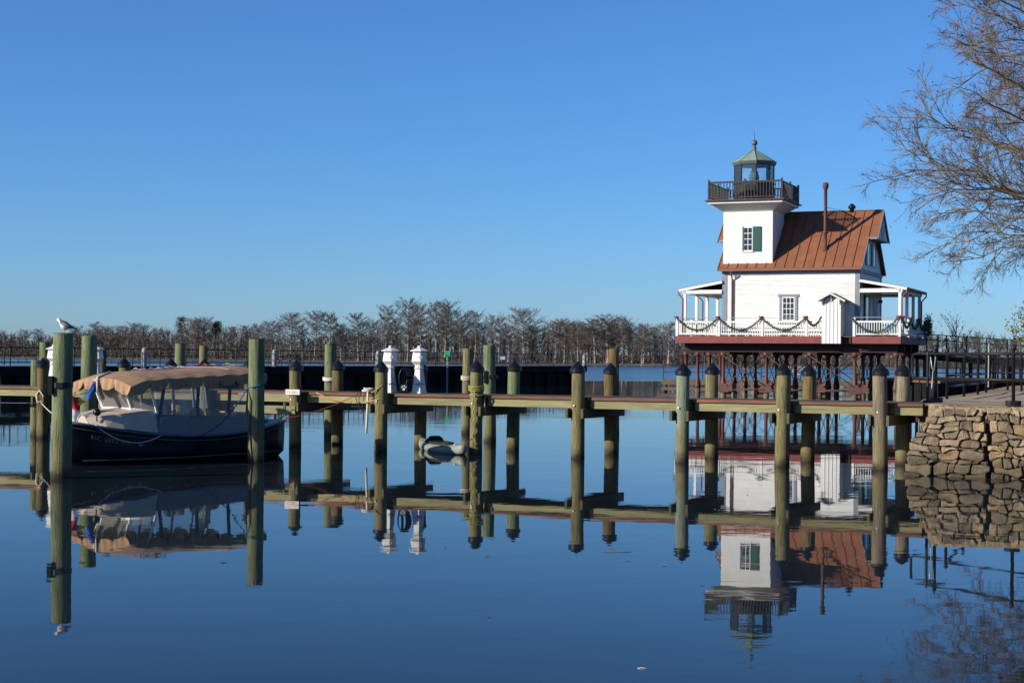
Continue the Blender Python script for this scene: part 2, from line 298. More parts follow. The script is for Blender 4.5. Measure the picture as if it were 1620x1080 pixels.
# ---------------------------------------------------------------- far shore
SH = [(-1500, 2500), (-800, 1600), (-300, 1000), (44, 610), (142, 505), (260, 430), (600, 380), (1500, 330)]
def shore(t):
    """t in 0..7 along the far bank"""
    i = min(int(t), len(SH) - 2); k = t - i
    return SH[i][0] + (SH[i + 1][0] - SH[i][0]) * k, SH[i][1] + (SH[i + 1][1] - SH[i][1]) * k
def shore_at_px(x):
    best = None
    for i in range(0, 7000):
        X, Y = shore(i / 1000)
        e = abs(HX + X / Y * F - x)
        if best is None or e < best[0]: best = (e, X, Y)
    return best[1], best[2]
def far_land():
    mb = MB(); n = 70; vs = []
    for i in range(n + 1):
        X, Y = shore(7 * i / n * 0.9999); r = math.hypot(X, Y); ux, uy = X / r, Y / r
        j = random.uniform(-3, 3)
        for k, (dr, z) in enumerate(((0, -1), (2, 0.35), (12, 0.8), (80, 1.5), (400, 4), (3500, 12))):
            vs.append((X + ux * (dr + j), Y + uy * (dr + j), z))
    fs = [(i * 6 + k, (i + 1) * 6 + k, (i + 1) * 6 + k + 1, i * 6 + k + 1) for i in range(n) for k in range(5)]
    struct(mb.add(vs, fs).build('far_bank', M['farland']))
far_land()

def thicket():
    rnd = random.Random(3); mb = MB(); V = mb.v; Fc = mb.f
    def blade(p, q, wd, tip=.35):
        a = rnd.random() * math.pi; s = Vector((math.cos(a), math.sin(a), 0)) * wd
        o = len(V); V.extend((tuple(p - s), tuple(p + s), tuple(q + s * tip), tuple(q - s * tip))); Fc.append((o, o + 1, o + 2, o + 3))
    def plant(X, Y, H, n, wd):
        b = Vector((X, Y, 0.3)); lean = Vector((rnd.uniform(-.07, .07), rnd.uniform(-.07, .07), 1))
        blade(b, b + lean * H * 0.92, 0.12 + H * 0.008)
        for k in range(n):
            z = rnd.random() ** 0.6; p = b + lean * (H * z * 0.9)
            L_ = H * rnd.uniform(0.12, 0.30) * (1.2 - 0.55 * z); a = rnd.random() * 6.283
            q = p + Vector((math.cos(a) * L_ * 0.6, math.sin(a) * L_ * 0.6, L_ * rnd.uniform(0.1, 1.0)))
            blade(p, q, wd * rnd.uniform(.6, 1.3))
            a2 = a + rnd.uniform(-1, 1); q2 = p.lerp(q, .6) + Vector((math.cos(a2), math.sin(a2), rnd.uniform(0.1, 1.3))) * L_ * 0.5
            blade(p.lerp(q, rnd.uniform(.4, 1)), q2, wd * .6)
    t = 1.35
    while t < 6.2:
        X, Y = shore(t); X2, Y2 = shore(t + 0.001); step = math.hypot(X2 - X, Y2 - Y) / 0.001
        r = math.hypot(X, Y); ux, uy = X / r, Y / r
        vis = abs(HX + X / Y * F - 810) < 950
        t += (2.1 if vis else 5.0) * (Y / 700) ** .5 / step
        big = 1.0 + .18 * min(1, max(0, (Y - 600) / 300)); big *= .9 + .2 * math.sin(X * .05) * math.sin(X * .021 + 1)
        for row, dr in enumerate((3, 12, 26, 48, 66, 74)):
            if not vis and row in (1, 3, 4, 5): continue
            k = dr + rnd.uniform(-4, 6)
            H = (rnd.uniform(3.0, 7.5) if row == 0 else rnd.uniform(7, 12.0) if row == 1 else rnd.uniform(10, 15.5)) * big
            plant(X + ux * k + rnd.uniform(-2, 2), Y + uy * k, H * rnd.choice((.75, 1, 1, 1.12)), 36, .135 * Y / 650)
    mb.mi = [0] * len(Fc)
    o = mb.build('far_wood', M['thicket']); tag(o, 'brown leafless thicket massed along the far river bank', 'woodland', kind='stuff')
thicket()

def cypress_mesh(seed, H=20.0, flat=0.5, spread=0.30):
    """trunk mesh and crown mesh of a bare bald cypress: flared base, level limbs, flat twiggy top"""
    rnd = random.Random(seed); T = MB(); K = MB()
    lean = Vector((rnd.uniform(-.03, .03), rnd.uniform(-.03, .03), 1))
    zs = [0, 0.03, 0.08, 0.2, 0.4, 0.6, 0.8, 0.95]; rs = [0.75, 0.5, 0.36, 0.30, 0.25, 0.19, 0.11, 0.04]
    tp = [Vector((lean.x * z * H + 0.12 * math.sin(z * 7 + seed), lean.y * z * H, z * H)) for z in zs]
    T.tube(tp, rs, 7)
    def tpos(z):
        for i in range(len(zs) - 1):
            if z <= zs[i + 1]: return tp[i].lerp(tp[i + 1], (z - zs[i]) / (zs[i + 1] - zs[i]))
        return tp[-1]
    def twigs(p, d, L_, n):
        for _ in range(n):
            q = p + Vector((rnd.gauss(d.x, .55), rnd.gauss(d.y, .55), rnd.gauss(d.z + 0.35, .45))) * L_
            s = Vector((rnd.uniform(-1, 1), rnd.uniform(-1, 1), rnd.uniform(-.4, .4))).normalized() * 0.06
            K.add([p - s, p + s, q], [(0, 1, 2)])
    nb = 34
    for i in range(nb):
        z = 0.28 + 0.66 * (i / nb) ** 0.9 + rnd.uniform(-.02, .02); z = min(z, .945)
        a = i * 2.4 + rnd.uniform(-.5, .5)
        top = max(0.0, (z - 0.55) / 0.4)
        L_ = H * spread * rnd.uniform(0.6, 1.1) * (0.5 + 0.55 * min(1, max(0, (z - .25) / .3)) - .45 * max(0, (z - .7) / .25)) * (1.0 if z < 0.85 else 1 - flat * (z - .85) / .1 * 0.5)
        up = rnd.uniform(0.05, 0.45) + 0.35 * top
        p0 = tpos(z); d = Vector((math.cos(a), math.sin(a), up)).normalized()
        pts = [p0]; cur = d.copy(); m = 5
        for k in range(m):
            cur = (cur + Vector((rnd.uniform(-.22, .22), rnd.uniform(-.22, .22), rnd.uniform(-.08, .22)))).normalized(); pts.append(pts[-1] + cur * L_ / m)
        for p in pts: p.z = min(p.z, H * (1.0 + rnd.uniform(-.02, .01)))
        r0 = 0.13 * (1.25 - z)
        K.tube(pts, [r0 * (1 - 0.8 * k / m) + 0.02 for k in range(m + 1)], 4, False)
        for k in range(1, m + 1):
            for e in range(3):
                b = pts[k - 1].lerp(pts[k], rnd.random()); a2 = a + rnd.choice((-1, 1)) * rnd.uniform(.4, 1.3)
                d2 = Vector((math.cos(a2), math.sin(a2), rnd.uniform(-.1, .8))).normalized(); l2 = L_ * rnd.uniform(.18, .38)
                mid = b + d2 * l2 * .5 + Vector((0, 0, rnd.uniform(-.1, .2))); en = b + d2 * l2; en.z = min(en.z, H * 1.01)
                K.tube([b, mid, en], [0.05, 0.035, 0.02], 3, False)
                twigs(mid, d2, l2 * .5, 4); twigs(en, d2, l2 * .55, 5)
    return T.mesh('trunk', M['bark_far'], True), K.mesh('crown', M['twig_far'])
def pine_mesh(seed, H=20.0):
    rnd = random.Random(seed); T = MB(); K = MB()
    T.tube([(0, 0, 0), (0.1, 0, H * .5), (0, 0.1, H * .97)], [.32, .24, .06], 6)
    for i in range(46):
        z = H * rnd.uniform(.62, 1.0); a = rnd.random() * 6.283; rr = (1.04 - z / H) * H * .30 * rnd.uniform(.3, 1) + .5
        c = Vector((math.cos(a) * rr, math.sin(a) * rr, z))
        K.tube([(0, 0, z - .8), c], [.06, .03], 3, False)
        for _ in range(26):
            p = c + Vector((rnd.gauss(0, .8), rnd.gauss(0, .8), rnd.gauss(0, .38))); s = Vector((rnd.uniform(-1, 1), rnd.uniform(-1, 1), rnd.uniform(-.5, .5))) * .33
            t = s.cross(Vector((rnd.uniform(-1, 1), rnd.uniform(-1, 1), 1))).normalized() * .22
            K.add([p - s, p + t, p + s, p - t], [(0, 1, 2, 3)])
    return T.mesh('trunk', M['bark_far'], True), K.mesh('crown', M['pine'])
CYP = [cypress_mesh(s, 20, fl, sp) for s, fl, sp in ((1, .4, .30), (2, .7, .34), (3, .5, .24), (4, .9, .36), (5, .3, .22), (6, .6, .31), (8, .8, .28), (13, .2, .20), (14, .9, .40), (15, .5, .33), (16, .1, .26), (17, .7, .30))]
PIN = [pine_mesh(11), pine_mesh(12)]
def far_tree(x, ytop, kind, label, group, back=10, ws=1.0):
    X, Y = shore_at_px(x); r = math.hypot(X, Y); X += X / r * back; Y += Y / r * back
    H = at(x, ytop, Y).z - 0.6
    tr, cr = (PIN if kind == 'pine' else CYP)[random.randrange(2 if kind == 'pine' else 12)]
    o = thing('pine_tree' if kind == 'pine' else 'cypress_tree', label, 'tree', (X, Y, 0.55), random.uniform(0, 6.28), group)
    s = H / 20; ws *= random.uniform(.75, 1.3); o.scale = (s * ws, s * ws * random.uniform(.85, 1.15), s); o.rotation_euler = (random.uniform(-.05, .05), random.uniform(-.05, .05), random.uniform(0, 6.28))
    link('trunk', tr, o); link('crown', cr, o)
G1 = 'bare cypresses standing out along the far bank'
named = [(460, 494, 1.0), (497, 492, 1.0), (521, 493, 1.0), (568, 496, 1.05), (609, 482, 1.0), (645, 473, .95), (668, 478, .9), (690, 476, .95), (704, 478, .9), (728, 494, .9), (752, 492, .9), (776, 495, 1.0),
         (790, 499, 1.0), (829, 490, 1.0), (878, 507, 1.0), (893, 506, 1.0), (915, 510, .95), (942, 504, 1.1), (962, 500, 1.1), (985, 501, 1.1), (1018, 510, 1.1), (1058, 509, 1.1)]
for x, y, ws in named:
    far_tree(x, y, 'cypress', 'tall bare grey cypress rising above the brown thicket across the river', G1, 6, ws)
for x, y in ((38, 521), (60, 519), (118, 517), (152, 510), (168, 517), (190, 513), (210, 511), (226, 515), (252, 519), (306, 506), (320, 504), (365, 515), (385, 514), (408, 513), (430, 509), (442, 512), (1085, 512), (1120, 515), (1160, 518), (1240, 522), (1300, 520), (1350, 524)):
    far_tree(x, y, 'cypress', 'small distant bare cypress breaking the thicket skyline across the river', 'small cypresses far along the bank', 25, 1.0)
for x, y in ((478, 515), (540, 512), (590, 508), (625, 503), (738, 512), (765, 510), (805, 513), (850, 515), (905, 517), (930, 516), (1000, 515), (1035, 517), (655, 505), (545, 520), (708, 505), (972, 512)):
    far_tree(x, y, 'cypress', 'shorter bare cypress half sunk in the brown thicket across the river', 'half hidden cypresses in the thicket', 14, 1.15)
for x, y in ((288, 502), (345, 509), (340, 513)):
    far_tree(x, y, 'pine', 'dark round-headed pine above the bare thicket on the far bank', 'pines on the far bank beyond the boat', 40, 1.0)
for x, y in ((1468, 531), (1482, 532), (1497, 535), (1524, 534), (1538, 532), (1546, 538), (1575, 537), (1588, 536), (1605, 538)):
    far_tree(x, y, 'pine', 'dark pine on the low wooded ridge beyond the ramp', 'pines on the ridge beyond the ramp', 60, 1.3)
X_, Y_ = shore_at_px(1015)
o = thing('cypress_tree', 'small pale bare cypress standing in the water off the far bank', 'tree', (X_ * .975, Y_ * .975, -0.1), 1.0); o.scale = (.62, .62, .5)
link('trunk', CYP[3][0], o); link('crown', CYP[3][1], o)

# ---------------------------------------------------------------- far pier with railing
def far_pier():
    A = Vector((-28.4, 91, 0)); B = Vector((6.9, 152, 0)); d = (B - A).normalized()
    A2 = A - d * 26; Ln = (B - A2).length
    rz = math.atan2(d.y, d.x)
    t = thing('breakwater_pier', 'long dark breakwater pier with black pipe railing across the basin', 'pier', (A2.x, A2.y, 0), rz)
    # local: x along the pier, y to the left (far side), near face at y = 0
    boxo('deck_slab', M['pierc'], t, 0, Ln, 0, 3.4, 1.5, 1.67)
    boxo('fascia', M['pierdark'], t, 0, Ln, -.06, 0.05, 1.12, 1.64)
    n = int(Ln / 2.2)
    pan = MB().box(-1.06, 1.06, .25, .33, -1.5, 1.12).mesh('panel', M['pierdark'])
    po = cylm(.16, -2.5, 1.15, 10).mesh('pile', M['pierdark'])
    for i in range(n):
        link('panel', pan, t, (1.1 + i * 2.2, 0, 0)); link('pile', po, t, (1.1 + i * 2.2, .08, 0))
    rp = MB().box(-.03, .03, -.03, .03, 1.67, 2.72).mesh('rail_post', M['black_iron'])
    bl = MB()
    for k in range(1, 4): bl.box(k * .61 - .012, k * .61 + .012, -.012, .012, 1.75, 2.68)
    rb = bl.mesh('baluster_set', M['black_iron'])
    for yy, nm in ((.15, 'near'), (3.25, 'far')):
        for i in range(int(Ln / 2.44) + 1):
            link('rail_post', rp, t, (i * 2.44 + .1, yy, 0))
            if i < int(Ln / 2.44) and nm == 'near': link('baluster_set', rb, t, (i * 2.44 + .1, yy, 0))
        for z in (2.7, 2.28, 1.86):
            MB().bar((0, yy, z), (Ln, yy, z), .045, .045).build('rail', M['black_iron'], t)
    cp = MB().lathe([(.17, 1.6), (.17, 2.5), (.13, 2.7), (.05, 2.78)], 10).mesh('pier_post', M['pierc'])
    bold = [(224, 552), (430, 557), (594, 562), (926, 562)]
    for x, y in bold:
        # column x on the pier line
        k = (x - HX) / F; s = (A.x - k * A.y) / (k * d.y - d.x); p = A + d * s
        lx = min((p - A2).length, Ln - .2)
        link('pier_post', cp, t, (lx, -.22 if x < 900 else .1, 0))
    def on_pier(x):
        k = (x - HX) / F; s = (A.x - k * A.y) / (k * d.y - d.x); return A + d * s, rz
    for x, lab in ((487, 'dark picnic bench on the pier beside the middle pale post'), (862, 'dark picnic bench near the river end of the pier')):
        p, _ = on_pier(x); p = p + Vector((-d.y, d.x, 0)) * 1.6
        b = thing('picnic_bench', lab, 'bench', (p.x, p.y, 1.67), rz)
        boxo('table_top', M['black_iron'], b, -.9, .9, -.38, .38, .72, .77)
        for sy in (-.68, .68): boxo('seat', M['black_iron'], b, -.9, .9, sy - .14, sy + .14, .42, .46)
        for sx in (-.6, .6):
            for sg in (-1, 1): MB().bar((sx, .6 * sg, 0), (sx, .15 * sg, .72), .06, .08).build('leg', M['black_iron'], b)
            MB().bar((sx, -.75, .40), (sx, .75, .40), .05, .04).build('cross_bar', M['black_iron'], b)
    p, _ = on_pier(709); p = p + Vector((d.y, -d.x, 0)) * 0.05
    g = thing('channel_marker', 'bright green square marker on a pale post at the pier', 'marker', (p.x - .1, p.y, 0), 0)
    boxo('marker_post', M['pierc'], g, -.07, .07, -.45, -.31, -2, 2.35); boxo('day_board', M['green'], g, -.16, .16, -.5, -.455, 2.36, 2.85)
    boxo('board_edge', M['pierc'], g, .165, .19, -.5, -.46, 2.36, 2.85)
    p, _ = on_pier(801); p = p + Vector((-d.y, d.x, 0)) * .35
    g = thing('notice_sign', 'small blue and white notice sign on the pier railing', 'sign', (p.x, p.y, 1.67), 0)
    boxo('sign_post', M['black_iron'], g, -.02, .02, -.02, .02, 0, .75); boxo('sign_board', M['flag_b'], g, -.28, .28, -.05, -.025, .45, .85)
    boxo('sign_panel', M['flag_w'], g, -.2, .2, -.06, -.052, .52, .74)
far_pier()

# ---------------------------------------------------------------- near dock
DC, DM = 38.75, -0.5                       # front row of piles:  d = 38.75 - 0.5 X
ddir = Vector((1, DM, 0)).normalized(); dn = Vector((-ddir.y, ddir.x, 0))     # along the dock to the right, and away from the camera
def dock_pt(x, y=720): X, d = px_on_line(x, y, DC, DM); return Vector((X, d, 0))
D0 = dock_pt(-230); rzd = math.atan2(ddir.y, ddir.x)
dock = thing('timber_dock', 'long weathered timber dock on round piles with black conical caps', 'dock', (D0.x, D0.y, 0), rzd)
def dl(p): return (p - D0).dot(ddir)
DW = 1.95                                  # between the two rows
capm = MB().lathe([(.176, -.09), (.182, -.085), (.182, .0), (.16, .025), (.02, .175), (.0, .18)], 20).mesh('pile_cap', M['cap'], False)
def shaft(seed, r, z1, z0=-2.6, n=18):
    rnd = random.Random(seed); mb = MB(); vs = []; zs = [z0, -.2, .25, .6, 1.0, 1.5, z1 - .03, z1]
    ph = rnd.random() * 6; ax, ay = rnd.uniform(-.012, .012), rnd.uniform(-.012, .012)
    for i, z in enumerate(zs):
        rr = r * (1.0 - .028 * (z - 0)) * (0.965 if i == len(zs) - 1 else 1)
        for k in range(n):
            t = 2 * math.pi * k / n; q = rr * (1 + .018 * math.sin(3 * t + ph) + .012 * math.sin(5 * t + z * 1.3 + ph))
            vs.append((q * math.cos(t) + ax * z, q * math.sin(t) + ay * z, z))
    m = len(zs)
    fs = [(i * n + k, i * n + (k + 1) % n, (i + 1) * n + (k + 1) % n, (i + 1) * n + k) for i in range(m - 1) for k in range(n)]
    mb.add(vs, fs + [tuple((m - 1) * n + k for k in range(n))]); return mb
rowF = [(-105, 'p_brown'), (67, 'p_brown'), (195, 'p_olive'), (324, 'p_olive'), (467, 'p_olive'), (602, 'p_olive'), (753, 'p_olive'), (914, 'p_olive'), (1079, 'p_blue'), (1237, 'p_olive'), (1393, 'p_tan')]
rowB = ['p_brown', 'p_green', 'p_brown', 'p_brown', 'p_brown', 'p_brown', 'p_green', 'p_brown', 'p_olive', 'p_brown', 'p_tan']
bent = []
for i, (x, mt) in enumerate(rowF):
    s = dl(dock_pt(x)); bent.append(s)
    for row, (yy, mm) in enumerate(((0, M[mt]), (DW, M[rowB[i]]))):
        rr = .158 + random.uniform(-.006, .006)
        top = 2.04 + random.uniform(-.02, .03)
        p = shaft(100 + i * 2 + row, rr, top).build('pile', mm, dock, True, (s, yy, 0), (R(random.uniform(-.7, .7)), R(random.uniform(-.8, .8)), random.random() * 6))
        link('pile_cap', capm, p, (0, 0, top + .01), (R(random.uniform(-2, 2)), R(random.uniform(-2, 2)), 0))
        bolt = MB().lathe([(.022, 0), (.022, .02), (.01, .028)], 8)
        bolt.build('bolt', M['alu'], dock, False, (s - .03, -.155, 1.22), (R(90), 0, 0)) if row == 0 else None
    # pile clamps (cross beams) either side of the piles
    for sg in (-1, 1):
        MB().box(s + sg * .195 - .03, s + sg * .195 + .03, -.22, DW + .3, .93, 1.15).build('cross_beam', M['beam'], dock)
DEND = dl(Vector((8.85, 35.2, 0)))
# stringers per bay, in front and at the back, and inner ones
ends = bent + [DEND + .1]
for i in range(len(ends) - 1):
    s0, s1 = ends[i], ends[i + 1]; g = .17 if i < len(bent) - 1 else .0
    for yy, off in ((.20, 0), (.75, 0), (1.25, 0), (1.72, 0)):
        MB().box(s0 + .012 + (.23 if yy == .20 else 0), s1 - .012 - (.17 if yy == .2 and i < len(bent) - 1 else 0), yy - .03, yy + .03, 1.155, 1.365).build('stringer', M['joist'], dock, False, (0, random.uniform(-.006, .006), random.uniform(-.006, .003)))
pk = MB().box(-.066, .066, -.0, 1.62, 1.37, 1.41).mesh('deck_plank', M['plank'])
s = 0.0; k = 0
while s < DEND + .2:
    if True:
        o = link('deck_plank', pk, dock, (s, .165 + random.uniform(-.012, .012), random.uniform(-.003, .003)))
    s += .143; k += 1
# red brown edge boards laid along the deck edge between the piles
for i in range(len(ends) - 1):
    s0, s1 = ends[i], ends[i + 1]
    MB().box(s0 + .18, s1 - (.17 if i < len(bent) - 1 else 0), .118, .150, 1.345, 1.413).build('edge_board', M['trim'], dock)
# short fender board and sign at the pile by the stern
sP = bent[4]
MB().box(sP - 1.75, sP + .12, -.205, -.165, .86, 1.06).build('fender_board', M['joist'], dock)
MB().box(sP - 1.75, sP + .0, -.02, .02, 1.16, 1.36).build('fender_board', M['joist'], dock)
sg = MB().box(sP - .16, sP + .26, -.215, -.175, 1.345, 1.475).build('notice_board', M['sign_pink'], dock)
tx = bpy.data.curves.new('lettering', 'FONT'); tx.body = 'CLOSED'; tx.size = .085; tx.align_x = 'CENTER'; tx.extrude = .001
to = link('lettering', tx, None); to.data.materials.append(M['rope_r'])
bpy.context.view_layer.update()
def text_mesh(o, name, mt, parent, loc, rot, sc=(1, 1, 1)):
    dg = bpy.context.evaluated_depsgraph_get(); me = bpy.data.meshes.new_from_object(o.evaluated_get(dg)); me.name = name
    me.materials.clear(); me.materials.append(mt)
    bpy.data.objects.remove(o); return link(name, me, parent, loc, rot, sc)
text_mesh(to, 'lettering', M['rope_r'], sg, (sP + .05, -.2165, 1.38), (R(90), 0, 0))

# ---------------------------------------------------------------- free mooring piles
def mooring(x, ytop, d, r, mt, label, seed, lean=(0, 0)):
    X, Y, Z = at(x, ytop, d)
    t = thing('mooring_pile', label, 'pile', (X, Y, 0))
    t.rotation_euler = (R(lean[0]), R(lean[1]), 0)
    shaft(seed, r, Z).build('shaft', M[mt], t, True)
    MB().lathe([(r * .93, Z - .004), (r * .93, Z + .004)], 18).build('end_grain', M['p_brown'], t)
    return t
mooring(98.5, 527, 30.7, .195, 'p_green', 'thick green mooring pile with a gull perched on its top', 301)
mooring(406, 536, 35.8, .185, 'p_green', 'tall green mooring pile at the boat stern with a blue line', 302)
mooring(140, 531, 39.5, .20, 'p_green', 'green mooring pile behind the boat bow beside a white pedestal', 303)
mooring(523, 544, 47.6, .18, 'p_green', 'flat-topped green mooring pile behind the dock with a ring of rope', 304)
mooring(285, 543, 52, .18, 'p_green', 'flat-topped green mooring pile beyond the middle of the boat canopy', 305)
mooring(322, 547, 62, .17, 'p_olive', 'slim olive mooring pile beyond the boat canopy beside a black cap', 306)
mooring(71.5, 541, 51, .17, 'p_green', 'flat-topped green mooring pile behind the dock left of the gull', 307)
mooring(739, 551, 50, .165, 'p_olive', 'olive mooring pile with white rope turns behind the yellow roped dock pile', 308)
mooring(776, 546, 45.3, .175, 'p_green', 'flat-topped green mooring pile with a black bracket behind the dock', 309)
mooring(972, 552, 50, .17, 'p_brown', 'flat-topped brown mooring pile with a pale pipe behind the dock', 310)
mooring(57, 570, 46.6, .15, 'p_green', 'short pale green pile just behind the brown capped dock pile', 312)
mooring(163, 550, 60, .15, 'p_brown', 'short brown mooring pile just behind a white pedestal', 311)
X, Y, Z = at(960, 590, 49.6)
tag(MB().tube([(X, Y, -1.5), (X, Y, 1.95)], .045, 8).build('standpipe', M['flag_w']), 'thin white plastic pipe standing in front of the brown mooring pile', 'pipe')
# brackets / straps
def ring(name, c, r, z, mt, label, cat, turns=3, th=.018, sag=0.03, tail=None, rad=None):
    mb = MB()
    pts = []
    for k in range(turns * 14 + 1):
        a = 2 * math.pi * k / 14; pts.append((c[0] + r * math.cos(a), c[1] + r * math.sin(a), z + .045 * k / 14 + sag * math.sin(a)))
    if tail: pts += tail
    return tag(mb.tube(pts, th, 6).build(name, M[mt], None, True), label, cat)
X, Y, _ = at(739, 600, 50); ring('rope', (X, Y), .178, 1.63, 'rope_w', 'white rope wound round the olive mooring pile', 'rope')
X, Y, _ = at(523, 600, 47.6); ring('rope', (X, Y), .20, 1.62, 'rope_w', 'white rope coil round the green pile behind the dock', 'rope', 2, .035)
P7 = D0 + ddir * bent[6]
rng = random.Random(5)
tail = [(P7.x - .06 + .035 * math.sin(k * 1.25) + rng.uniform(-.01, .01), P7.y - .19, 1.50 - k * .055) for k in range(24)]
ring('rope', (P7.x, P7.y), .182, 1.52, 'rope_y', 'yellow rope wound round a dock pile with a kinked end hanging to the water', 'rope', 3, .014, .04, tail)
ring('rope', (P7.x + .02, P7.y), .184, 1.40, 'rope_y', 'loose yellow rope loop low on the yellow roped pile', 'rope', 1, .013, .03, [(P7.x + .2, P7.y - .1, 1.2), (P7.x + .23, P7.y - .12, 1.0), (P7.x + .16, P7.y - .15, .93), (P7.x + .2, P7.y - .12, 1.15)])
def bracket(x, y, d, r, label):
    X, Y, Z = at(x, y, d); t = thing('pile_bracket', label, 'bracket', (X, Y, Z))
    mb = MB()
    mb.lathe([(r + .012, -.05), (r + .028, -.05), (r + .028, .05), (r + .012, .05)], 18).build('band', M['black_iron'], t)
    MB().box(-r * .75 - .05, -r * .75 + .03, -r * .72 - .08, -r * .72 + .02, -.17, .17).build('plate', M['black_iron'], t)
    MB().box(-.02, .10, -r - .10, -r - .02, -.05, .05).build('cleat', M['black_iron'], t)
bracket(97, 609, 30.7, .19, 'black iron strap bracket clamped round the gull pile')
bracket(776, 596, 45.3, .175, 'black iron strap bracket clamped round a flat-topped green pile')

def catenary(p, q, sag, n=14): 
    p = Vector(p); q = Vector(q); return [p.lerp(q, k / n) - Vector((0, 0, 4 * sag * (k / n) * (1 - k / n))) for k in range(n + 1)]
def rope(pts, mt, label, r=.013): return tag(MB().tube(pts, r, 6).build('rope', M[mt], None, True), label, 'rope')
P5 = D0 + ddir * bent[5]; P4 = D0 + ddir * bent[4]
pf = -dn * .02
a = P4 + ddir * .55 + dn * .1; b = P5 - dn * .17
rope(catenary((a.x, a.y, 1.40), (b.x + .03, b.y, 1.27), .16) + [Vector((b.x + .16, b.y + .05, 1.34))], 'rope_gold', 'golden rope hanging in a long loop along the dock edge', .017)
rope([Vector((b.x - .15, b.y + .02, 1.43)), Vector((b.x - .03, b.y, 1.49)), Vector((b.x + .1, b.y, 1.60)), Vector((b.x + .17, b.y + .04, 1.70))], 'rope_gold', 'golden rope rising diagonally across a capped dock pile', .017)
c = P5 - ddir * .42 + dn * .05
rope([Vector((c.x, c.y - .03, 1.45)), Vector((c.x + .02, c.y - .09, 1.42)), Vector((c.x + .02, c.y - .12, 1.2)), Vector((c.x, c.y - .12, .7)), Vector((c.x - .01, c.y - .12, .42))], 'rope_w', 'frayed white rope hanging from the dock edge towards the water', .028)
hk = MB()
rr = random.Random(2)
pts = [Vector((c.x + rr.uniform(.06, .15) * math.cos(k * 1.1), c.y + .05 + rr.uniform(.04, .1) * math.sin(k * 1.1), 1.432 + .10 * math.sin(math.pi * k / 30) * rr.uniform(.3, 1))) for k in range(30)]
rope(pts, 'rope_w', 'bundle of white rope heaped on the dock edge', .022)
rope([Vector((c.x + .32, c.y - .05, 1.43)), Vector((c.x + .1, c.y - .08, 1.45)), Vector((c.x - .12, c.y - .08, 1.44))] + catenary((c.x - .2, c.y - .1, 1.40), (P4.x - .35, P4.y - .3, .74), .10), 'rope_r', 'red line running from the rope bundle down to the boat stern', .010)
for k, dx in enumerate((-.28, -.2, -.08)):
    rope([Vector((c.x + dx + .06, c.y - .06, 1.44)), Vector((c.x + dx, c.y - .09, 1.3)), Vector((c.x + dx - .05 * (k - 1), c.y - .1, 1.12 - .1 * k))], 'rope_k', 'black cord end dangling over the pale dock stringer', .011)['group'] = 'black cord ends on the dock edge'

# ---------------------------------------------------------------- white pedestals on the dock
def pedestal_proto():
    ph = math.pi / 6
    return dict(base=MB().lathe([(.215, 0), (.215, .04), (.19, .045), (.105, .62), (.105, .66)], 6, ph=ph).mesh('base', M['white']),
                collar=MB().lathe([(.12, .60), (.135, .62), (.12, .645)], 6, ph=ph).mesh('collar', M['white']),
                lantern=MB().lathe([(.115, .66), (.115, .70), (.205, .79), (.17, 1.02), (.165, 1.04)], 6, ph=ph).mesh('lantern', M['white']),
                roof=MB().lathe([(.24, 1.04), (.24, 1.06), (.05, 1.13), (.045, 1.17), (.02, 1.18)], 6, ph=ph).mesh('roof', M['white']))
PED = pedestal_proto()
def pedestal(s, y, label, rz=0.2):
    p = D0 + ddir * s + dn * y
    t = thing('power_pedestal', label, 'pedestal', (p.x, p.y, 1.413), rz)
    for n, me in PED.items(): link(n, me, t)
    lt = MB()
    for z in (.22,):
        for k in range(7): lt.box(-.12 + k * .035, -.12 + k * .035 + .022, -.168, -.158, z, z + .022)
    lt.build('label_lettering', M['black_iron'], t)
    MB().box(-.03, .05, -.205, -.18, .86, .93).build('latch', M['white'], t)
    MB().box(-.05, .05, -.125, -.10, .63, .65).build('outlet', M['alu'], t)
def s_for(x, y, yoff): 
    q = D0 + dn * yoff; c = q.y - DM * q.x; X, d = px_on_line(x, y, c, DM); return dl(Vector((X, d, 0)))
pedestal(s_for(663, 610, .75), .75, 'white lighthouse-shaped pedestal with a line of dark lettering on its base')
pedestal(s_for(617, 610, .75), .75, 'white lighthouse-shaped pedestal beside the black bag half behind a capped pile')
pedestal(s_for(85, 580, .8), .8, 'white lighthouse-shaped pedestal hidden behind the gull pile')
pedestal(s_for(152, 580, .8), .8, 'white lighthouse-shaped pedestal behind the green pile at the boat bow', -.4)
# black hose coil with white tag beside pedestal
p = D0 + ddir * s_for(638, 610, .75) + dn * .75
t = thing('hose_reel', 'black hose hung in loops on a stand beside a white pedestal, white tag below', 'hose', (p.x, p.y, 1.413))
MB().box(-.03, .03, -.03, .03, 0, .62).build('stand', M['black_iron'], t); MB().box(-.16, .16, -.12, .12, 0, .03).build('base', M['black_iron'], t)
for k in range(6):
    MB().tube([((.10 + .014 * k) * math.cos(a) + .01 * k, -.08 + .022 * k, .36 + (.24 + .008 * k) * math.sin(a)) for a in [i * 6.2832 / 18 for i in range(19)]], .016, 6).build('hose_loop', M['cap'], t, True)
for dx, dz, r_ in ((0, 0, .035), (-.05, .05, .018), (-.02, .075, .018), (.02, .08, .018), (.055, .05, .018)):
    MB().lathe([(r_, 0), (r_, .01)], 10).build('tag_mark', M['flag_w'], t, False, (.02 + dx, -.125, .10 + dz), (R(90), 0, 0))
MB().box(-.09, .12, -.12, -.10, .02, .22).build('tag_panel', M['cap'], t)

